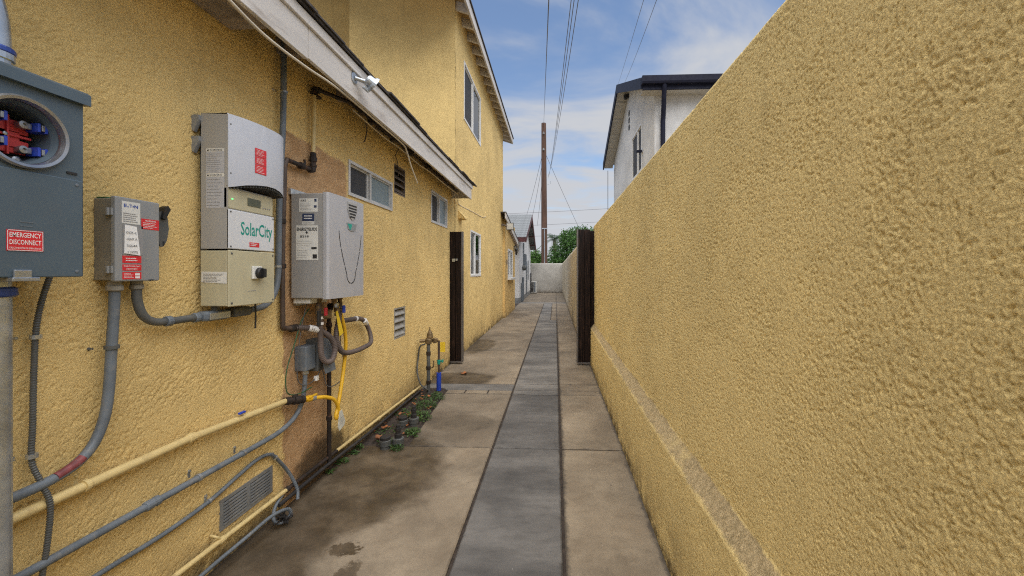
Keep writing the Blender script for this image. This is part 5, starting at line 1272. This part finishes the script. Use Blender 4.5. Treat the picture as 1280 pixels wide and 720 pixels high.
# ================================================================== WHITE HOUSE ON THE RIGHT
wh = thing('white_house', 'white rendered house with navy trim rising behind the right wall', 'house', (2.3, 12.5, 0))
GX, NYF, FYF, EZ, RZ = 2.30, 9.40, 15.7, 5.42, 7.0
HALF, EZR, RDG = 3.55, 5.64, 7.14; SLP = (RDG - EZR) / HALF; RY = 12.6
WW = (10.7, 12.05, 4.05, 5.32)
def gz(y): return EZR + (HALF - abs(y - RY)) * SLP - .16
us = lines_of([NYF, RY, FYF, WW[0], WW[1]], lambda t: .2)
m = MB()
for a, b in zip(us[:-1], us[1:]):
    if WW[0] - 1e-6 <= a and b <= WW[1] + 1e-6:
        m.add([(GX, a, -.05), (GX, b, -.05), (GX, b, WW[2]), (GX, a, WW[2])], [(0, 1, 2, 3)]); m.add([(GX, a, WW[3]), (GX, b, WW[3]), (GX, b, gz(b)), (GX, a, gz(a))], [(0, 1, 2, 3)])
    else: m.add([(GX, a, -.05), (GX, b, -.05), (GX, b, gz(b)), (GX, a, gz(a))], [(0, 1, 2, 3)])
m.build('gable_wall', 'wall_white', wh)
m = MB(); m.box((GX + .001, NYF + .002, -.05), (12, NYF + .15, 5.6)); m.build('front_wall', 'housewhite', wh)
m = MB(); m.box((GX + .15, NYF + .2, 3.8), (GX + .2, FYF, 5.3)); m.build('dark_interior', 'groove', wh)  # shade of the room behind the window, put in as near-black colour
m = MB(); m.box((GX, FYF, -.05), (12, FYF + .1, 5.4)); m.build('rear_wall', 'wall_white', wh)
w = window(WW, GX, 'alu_white', 'screen', 'screen', wh, .05, .42, -1, out=.02)
m = MB(); m.box((GX - .16, 10.62, 4.50), (GX - .02, 10.70, 4.56), .01); m.build('sill_lamp', 'navyfascia', wh)
RXO = 1.95
Ya, Yb = RY - HALF, RY + HALF
m = MB(); th = .05
m.prism([(Ya, (EZR+0.00)), (RY, (RDG+0.00)), (RY, (RDG+0.00) + th), (Ya, (EZR+0.00) + th)], 'x', RXO, 12); m.build('near_roof', 'shingle_grey', wh)
m = MB(); m.prism([(RY, (RDG+0.00)), (Yb, (EZR+0.00)), (Yb, (EZR+0.00) + th), (RY, (RDG+0.00) + th)], 'x', RXO, 12); m.build('far_roof', 'shingle_grey', wh)
for nm, pts in (('near_rake', [(Ya, (EZR-0.20)), (RY, (RDG-0.20)), (RY, (RDG+0.06)), (Ya, (EZR+0.06))]), ('far_rake', [(RY, (RDG-0.20)), (Yb, (EZR-0.20)), (Yb, (EZR+0.06)), (RY, (RDG+0.06))])):
    m = MB(); m.prism(pts, 'x', RXO - .04, RXO - .002); m.build('rake_board', 'navyfascia', wh)
m = MB(); m.prism([(RY, (RDG-0.17)), (Yb - .05, (EZR-0.15)), (Yb - .05, (EZR-0.01)), (RY, (RDG-0.01))], 'x', RXO + .002, GX - .01); m.prism([(Ya + .05, (EZR-0.15)), (RY, (RDG-0.17)), (RY, (RDG-0.01)), (Ya + .05, (EZR-0.01))], 'x', RXO + .002, GX - .01); sf = m.build('soffit', 'soffit', wh)
f0 = None
for i in range(5):
    y = RY + .35 + i * .68; z = (RDG-0.17) - (y - RY) * SLP
    if f0 is None:
        m = MB(); m.prism([(y, z + .01), (y, z - .05), (y + .06, z - .08), (y + .06, z - .02)], 'x', RXO + .01, GX - .01); f0 = m.build('lookout', 'soffit', sf); y_0 = y
    else: link_copy(f0, sf, (0, y - y_0, -(y - y_0) * SLP))
m = MB(); m.box((RXO, Ya - .02, (EZR-0.22)), (12, Ya + .02, (EZR-0.01))); m.build('eave_board', 'navyfascia', wh)
m = MB(); m.prism([(Ya - .14, (EZR-0.08)), (Ya - .12, (EZR-0.12)), (Ya - .022, (EZR-0.12)), (Ya - .022, (EZR+0.04)), (Ya - .15, (EZR+0.04))], 'x', RXO - .03, 12); m.build('gutter', 'navyfascia', wh)
m = MB(); m.box((RXO + .03, Ya + .02, (EZR-0.20)), (12, NYF, (EZR-0.17))); m.build('front_soffit', 'soffit', wh)
m = MB(); m.tube([(2.42, Ya - .06, (EZR-0.08)), (2.42, Ya - .04, (EZR-0.24)), (2.48, NYF - .10, 4.98), (2.48, NYF - .06, 4.8), (2.48, NYF - .06, 0)], .055, 8); m.build('downspout', 'navyfascia', wh)
m = MB()
for i in range(3): m.lathe((GX - .012, RY - .05, 6.28 - i * .22), [(.09, 0), (.09, .012)], 'x', 12)
gv = m.build('gable_vent', 'groove', wh)
m = MB(); m.lathe((GX - .10, RY + .05, 6.75), [(.03, 0), (.06, .05), (.06, .14), (.02, .16)], 'z', 10); m.box((GX - .12, RY, 6.8), (GX - .0, RY + .08, 6.9)); m.build('security_camera', 'black', wh)

# ================================================================== FAR WHITE HOUSE
fh = thing('grey_roof_house', 'small white house with grey shingle roof at the alley end', 'house', (-3, 21, 0))
SX = -1.56
m = MB(); m.box((-8, 17.3, .22), (SX - .001, 17.42, 2.7)); m.build('front_wall', 'housewhite', fh)
m = MB(); m.box((-8, 17.28, -.05), (SX + .01, 17.44, .22)); m.box((SX - .1, 17.44, -.05), (SX + .012, 25.2, .22)); m.build('plinth', 'ventgrey', fh)
ry_, rz_ = 21.3, 4.35
m = MB(); m.prism([(17.42, .22), (25.2, .22), (25.2, 2.7), (ry_, rz_ - .15), (17.42, 2.7)], 'x', SX - .15, SX); m.build('gable_wall', 'housewhite', fh)
ZR = rz_; EY, EZ_ = 16.85, 2.62
m = MB(); m.prism([(EY, EZ_ + .14), (ry_, ZR), (ry_, ZR + .06), (EY, EZ_ + .20)], 'x', -8, SX + .33); rf = m.build('near_roof', 'shingle_grey', fh)
m = MB(); m.prism([(ry_, ZR), (25.75, EZ_ + .14), (25.75, EZ_ + .2), (ry_, ZR + .06)], 'x', -8, SX + .33); m.build('far_roof', 'shingle_grey', fh)
m = MB(); m.box((-8, EY - .03, EZ_), (SX + .33, EY - .001, EZ_ + .19)); m.build('eave_board', 'maroon', fh)
m = MB(); m.prism([(ry_, ZR - .20), (25.75, EZ_ - .06), (25.75, EZ_ + .2), (ry_, ZR + .05)], 'x', SX + .30, SX + .345); m.prism([(EY, EZ_ - .02), (ry_, ZR - .2), (ry_, ZR + .05), (EY, EZ_ + .2)], 'x', SX + .30, SX + .345); m.build('rake_board', 'maroon', fh)
for y in (22.2, 23.4, 24.6):
    z = ZR - .12 - (y - ry_) * (ZR - EZ_ - .14) / (25.75 - ry_); m = MB(); m.box((SX, y, z - .10), (SX + .3, y + .1, z - .02)); m.build('lookout', 'maroon', fh)
m = MB(); m.box((SX - .5, EY + .05, EZ_ + .02), (SX, 17.3, EZ_ + .06)); m.build('eave_soffit', 'soffit', fh)
def shingle_rows():
    pass
m0 = None
slope_n = Vector((0, ZR - EZ_ - .14, -(ry_ - EY))).normalized()
for i in range(13):
    f = i / 13; y = EY + (ry_ - EY) * f; z = EZ_ + .20 + (ZR - EZ_ - .14) * f
    if m0 is None:
        m = MB(); k_ = (ZR - EZ_ - .14) / (ry_ - EY); m.prism([(y - .01, z + .001), (y - .01, z + .016), (y + .36, z + .016 + .37 * k_ - .012), (y + .36, z + .37 * k_ - .004)], 'x', -6, SX + .335); m0 = m.build('shingle_course', 'shingle_grey', rf); yz0 = (y, z)
    else: link_copy(m0, rf, (0, y - yz0[0], z - yz0[1]))
t = thing('electric_cabinet', 'grey electrical cabinet with a meter on the far white house', 'cabinet', (SX + .1, 19.6, 1.5))
m = MB(); m.box((SX, 19.3, 1.62), (SX + .14, 19.95, 2.22), .01); m.build('cabinet', 'pvc', t)
m = MB(); m.lathe((SX + .02, 18.95, 1.55), [(.13, 0), (.13, .12), (.10, .16)], 'x', 14); m.build('meter', 'pvc_dark', t)
m = MB(); m.tube([(SX + .05, 19.1, 2.22), (SX + .05, 19.1, 2.75)], .03, 8); m.tube([(SX + .05, 18.75, .0), (SX + .05, 18.75, 1.1)], .05, 8); m.tube([(SX + .05, 21.2, .2), (SX + .05, 21.2, 1.9)], .03, 8); m.build('conduit', 'pvc', t)
m = MB(); m.box((SX + .001, 22.6, .95), (SX + .03, 23.3, 2.0)); m.build('flat_panel', 'boxgrey', t)
tag(MB().box((SX, 18.1, -.04), (SX + .10, 18.2, .85), .01).build('utility_post', 'pvc'), 'short grey conduit post at the corner of the far house', 'post')
t = thing('air_conditioner', 'grey condenser unit standing before the end wall', 'air conditioner', (-1.35, 25.2, 0))
m = MB(); m.box((-1.56, 25.0, .04), (-1.17, 25.5, .76), .01); m.build('casing', 'acgrey', t)
for i in range(3):
    m = MB(); m.box((-1.55 + i * .115, 24.985, .09), (-1.55 + i * .115 + .085, 24.999, .72)); m.build('grille_bay', 'groove' if i < 2 else 'pvc', t)
for x in (-1.53, -1.2):
    m = MB(); m.box((x - .03, 25.05, .0), (x + .03, 25.45, .04)); m.build('foot', 'black', t)
t = tag(MB().tube([(-1.50, 24.6, 1.3), (-1.50, 24.7, .4), (-1.48, 24.8, .25), (-1.45, 24.97, .3)], .04, 8, 6).build('refrigerant_line', 'black_rough'), 'black insulated line looping down beside the condenser', 'pipe')
tag(MB().box((-1.75, 15.0, -.05), (-1.58, 15.5, .28), .015).build('concrete_block', 'wall_far'), 'pale block behind the corner of the rear wing', 'block')

# ================================================================== UTILITY POLE AND WIRES
t = thing('utility_pole', 'tall brown wooden utility pole behind the end wall', 'pole', (-.83, 30, 0))
m = MB(); m.tube([(-.80, 30, -.1), (-.83, 30, 6), (-.86, 30, 12.5)], [.24, .215, .175], 14); m.build('shaft', 'polewood', t)
m = MB(); m.tube([(-.80, 29.76, 0), (-.80, 29.77, 4.6)], .03, 6); m.box((-.98, 29.75, 4.55), (-.62, 29.79, 4.62)); m.build('conduit_guard', 'steel', t)
for z in (11.6, 10.4):
    m = MB(); m.lathe((-.86, 29.78, z), [(.05, 0), (.09, .04), (.05, .1), (.08, .13), (.03, .18)], 'z', 8); m.build('insulator', 'greyink', t)
m = MB(); m.tube([(-.62, 30, 7.9), (-.35, 30, 8.0), (-.35, 30, 8.15)], .02, 6); m.build('bracket', 'steel', t)
def wire(a, b, sag, r_, label, name='power_line'):
    a, b = Vector(a), Vector(b); pts = []
    for i in range(25):
        f = i / 24; p = a.lerp(b, f); p.z -= sag * 4 * f * (1 - f); pts.append(p)
    return tag(MB().tube(pts, r_, 5).build(name, 'wire'), label, 'wire', 'overhead wires')
def extend(a, b, f): a, b = Vector(a), Vector(b); return a + (b - a) * f
wire((-.86, 30, 12.45), extend((-.86, 30, 12.45), (-.08, 5, 4.76), 1.16), .02, .008, 'single twisted cable meeting the very top of the pole')
for i, (x, z, zp, lab) in enumerate(((.172, 4.74, 8.35, 'leftmost of three slack cables sweeping up right of the pole'), (.205, 4.74, 8.45, 'middle of three slack cables sweeping up right of the pole'), (.252, 4.74, 8.55, 'rightmost of three slack cables sweeping up right of the pole'))):
    wire((-.55, 29.9, zp), extend((-.55, 29.9, zp), (x, 5, z), 1.14), .55, .005, lab)
wire((5.9, 40, 19.0), extend((5.9, 40, 19.0), (1.74, 8, 6.73), 1.08), .1, .006, 'left of the two wires above the white house ridge')
wire((6.1, 40, 18.9), extend((6.1, 40, 18.9), (1.96, 8, 6.72), 1.08), .4, .006, 'right of the two wires above the white house ridge')
wire((-.88, 30, 10.5), (-3.5, 44, 6.5), .3, .014, 'leftmost wire falling from the pole behind the grey roof')
wire((-.88, 30, 10.1), (-2.9, 44, 6.0), .5, .014, 'middle wire falling from the pole behind the grey roof')
wire((-.88, 30, 9.6), (-2.0, 44, 6.4), .5, .014, 'rightmost wire falling from the pole behind the grey roof')
wire((-.72, 30, 10.2), (2.3, 38, 5.4), .05, .014, 'guy wire slanting down right from the pole', 'guy_wire')
wire((-22, 52, 8.6), (22, 52, 10.5), .35, .022, 'upper of the level wires crossing far behind the pole')
wire((-22, 52, 7.0), (22, 52, 8.9), .4, .022, 'middle of the level wires crossing far behind the pole')
wire((-22, 52, 5.6), (22, 52, 7.2), .3, .020, 'lowest of the level wires crossing far behind the pole')
wire((2.05, 15.7, 5.3), (2.05, 15.7, 2.0), 0, .012, 'thin vertical wire hanging from the white house eave', 'drop_wire')

# ================================================================== TREES BEHIND THE END WALL
def tree(name, label, base, blobs, seed, nleaf, mat, leaf=.16):
    t = thing(name, label, 'tree', base); r = random.Random(seed); b = Vector(base)
    m = MB(); top = b + Vector((0, 0, blobs[0][2] * .8))
    m.tube([b, b + Vector((.05, 0, 1.2)), top], [.16, .13, .06], 8)
    for (x, y, z, rr) in blobs[1:]: m.tube([b + Vector((0, 0, 1.0)), (b + Vector((x, y, z)) + b + Vector((0, 0, 1.6))) / 2, b + Vector((x, y, z))], [.07, .05, .02], 6)
    m.build('trunk', 'polewood', t)
    vs, fs = [], []; tot = sum(q[3] ** 2 for q in blobs)
    for (x, y, z, rr) in blobs:
        c = b + Vector((x, y, z)); n = int(nleaf * rr * rr / tot)
        # twigs first, leaves in tufts along them
        for _ in range(max(1, n // 9)):
            d = Vector((r.gauss(0, 1), r.gauss(0, 1), r.gauss(0, 1) * .8)).normalized(); p = c + d * rr * (r.random() ** .35) * r.uniform(.8, 1.12)
            for _ in range(9):
                q = p + Vector((r.gauss(0, .10), r.gauss(0, .10), r.gauss(0, .08))); l = leaf * r.uniform(.6, 1.2)
                e = Vector((r.gauss(0, 1), r.gauss(0, 1), r.gauss(0, .6) - .3)).normalized(); s = e.cross(Vector((r.gauss(0, 1), r.gauss(0, 1), r.gauss(0, 1)))).normalized() * l * .28
                k = len(vs); vs += [q, q + e * l * .5 + s, q + e * l, q + e * l * .5 - s]; fs.append((k, k + 1, k + 2, k + 3))
    m = MB(); m.add(vs, fs); m.build('crown', mat, t)
    return t
tree('leafy_tree', 'dense green tree showing above the end wall right of the pole', (1.6, 31.5, 0), [(0, 0, 3.6, 1.2), (-1.2, .2, 2.8, .9), (-.6, 0, 3.9, .8), (.9, 0, 3.9, .9), (.5, .3, 4.5, .6), (1.6, 0, 3.4, .8), (-1.7, 0, 2.1, .7), (1.6, .2, 4.5, .45), (-1.0, 0, 1.9, .8)], 21, 16000, 'leaf', .15)
tree('leafy_tree', 'smaller light green tree above the end wall left of the pole', (-2.0, 30.8, 0), [(0, 0, 2.2, .75), (-.6, 0, 2.5, .6), (.5, .1, 2.6, .55), (.9, 0, 2.1, .5), (-1.2, .1, 2.3, .7)], 22, 7000, 'leaf2', .13)
t = thing('palm_tree', 'feathery palm crown rising between the pole and the green tree', 'palm tree', (-.05, 36, 0))
m = MB(); m.tube([(-.05, 36, 0), (.0, 36, 2), (-.05, 36, 4.3)], [.22, .17, .15], 10); m.build('trunk', 'polewood', t)
r = random.Random(5)
for k in range(18):
    a = 2 * math.pi * k / 18 + r.uniform(-.15, .15); el = r.uniform(-.1, 1.2); Lf = r.uniform(1.3, 1.8); m = MB(); pts = []
    for i in range(9):
        f = i / 8; d = Lf * f; pts.append(Vector((-.05 + math.cos(a) * d * math.cos(el * (1 - f * .4)), 36 + math.sin(a) * d * math.cos(el * (1 - f * .4)), 4.3 + d * math.sin(el) - .75 * f * f * Lf)))
    m.tube(pts, .015, 4)
    for i in range(1, 9):
        for s in (-1, 1):
            for h in (0, .5):
                p = pts[i - 1].lerp(pts[i], h); tg_ = (pts[i] - pts[i - 1]).normalized(); sd = tg_.cross(Vector((0, 0, 1))).normalized() * s
                e = (sd * .8 + tg_ * .5 + Vector((0, 0, -.35))).normalized() * .42 * (1 - .5 * i / 8); m.add([p, p + e * .5 + tg_ * .02, p + e, p + e * .5 - tg_ * .02], [(0, 1, 2, 3)])
    m.build('frond', 'palm', t)
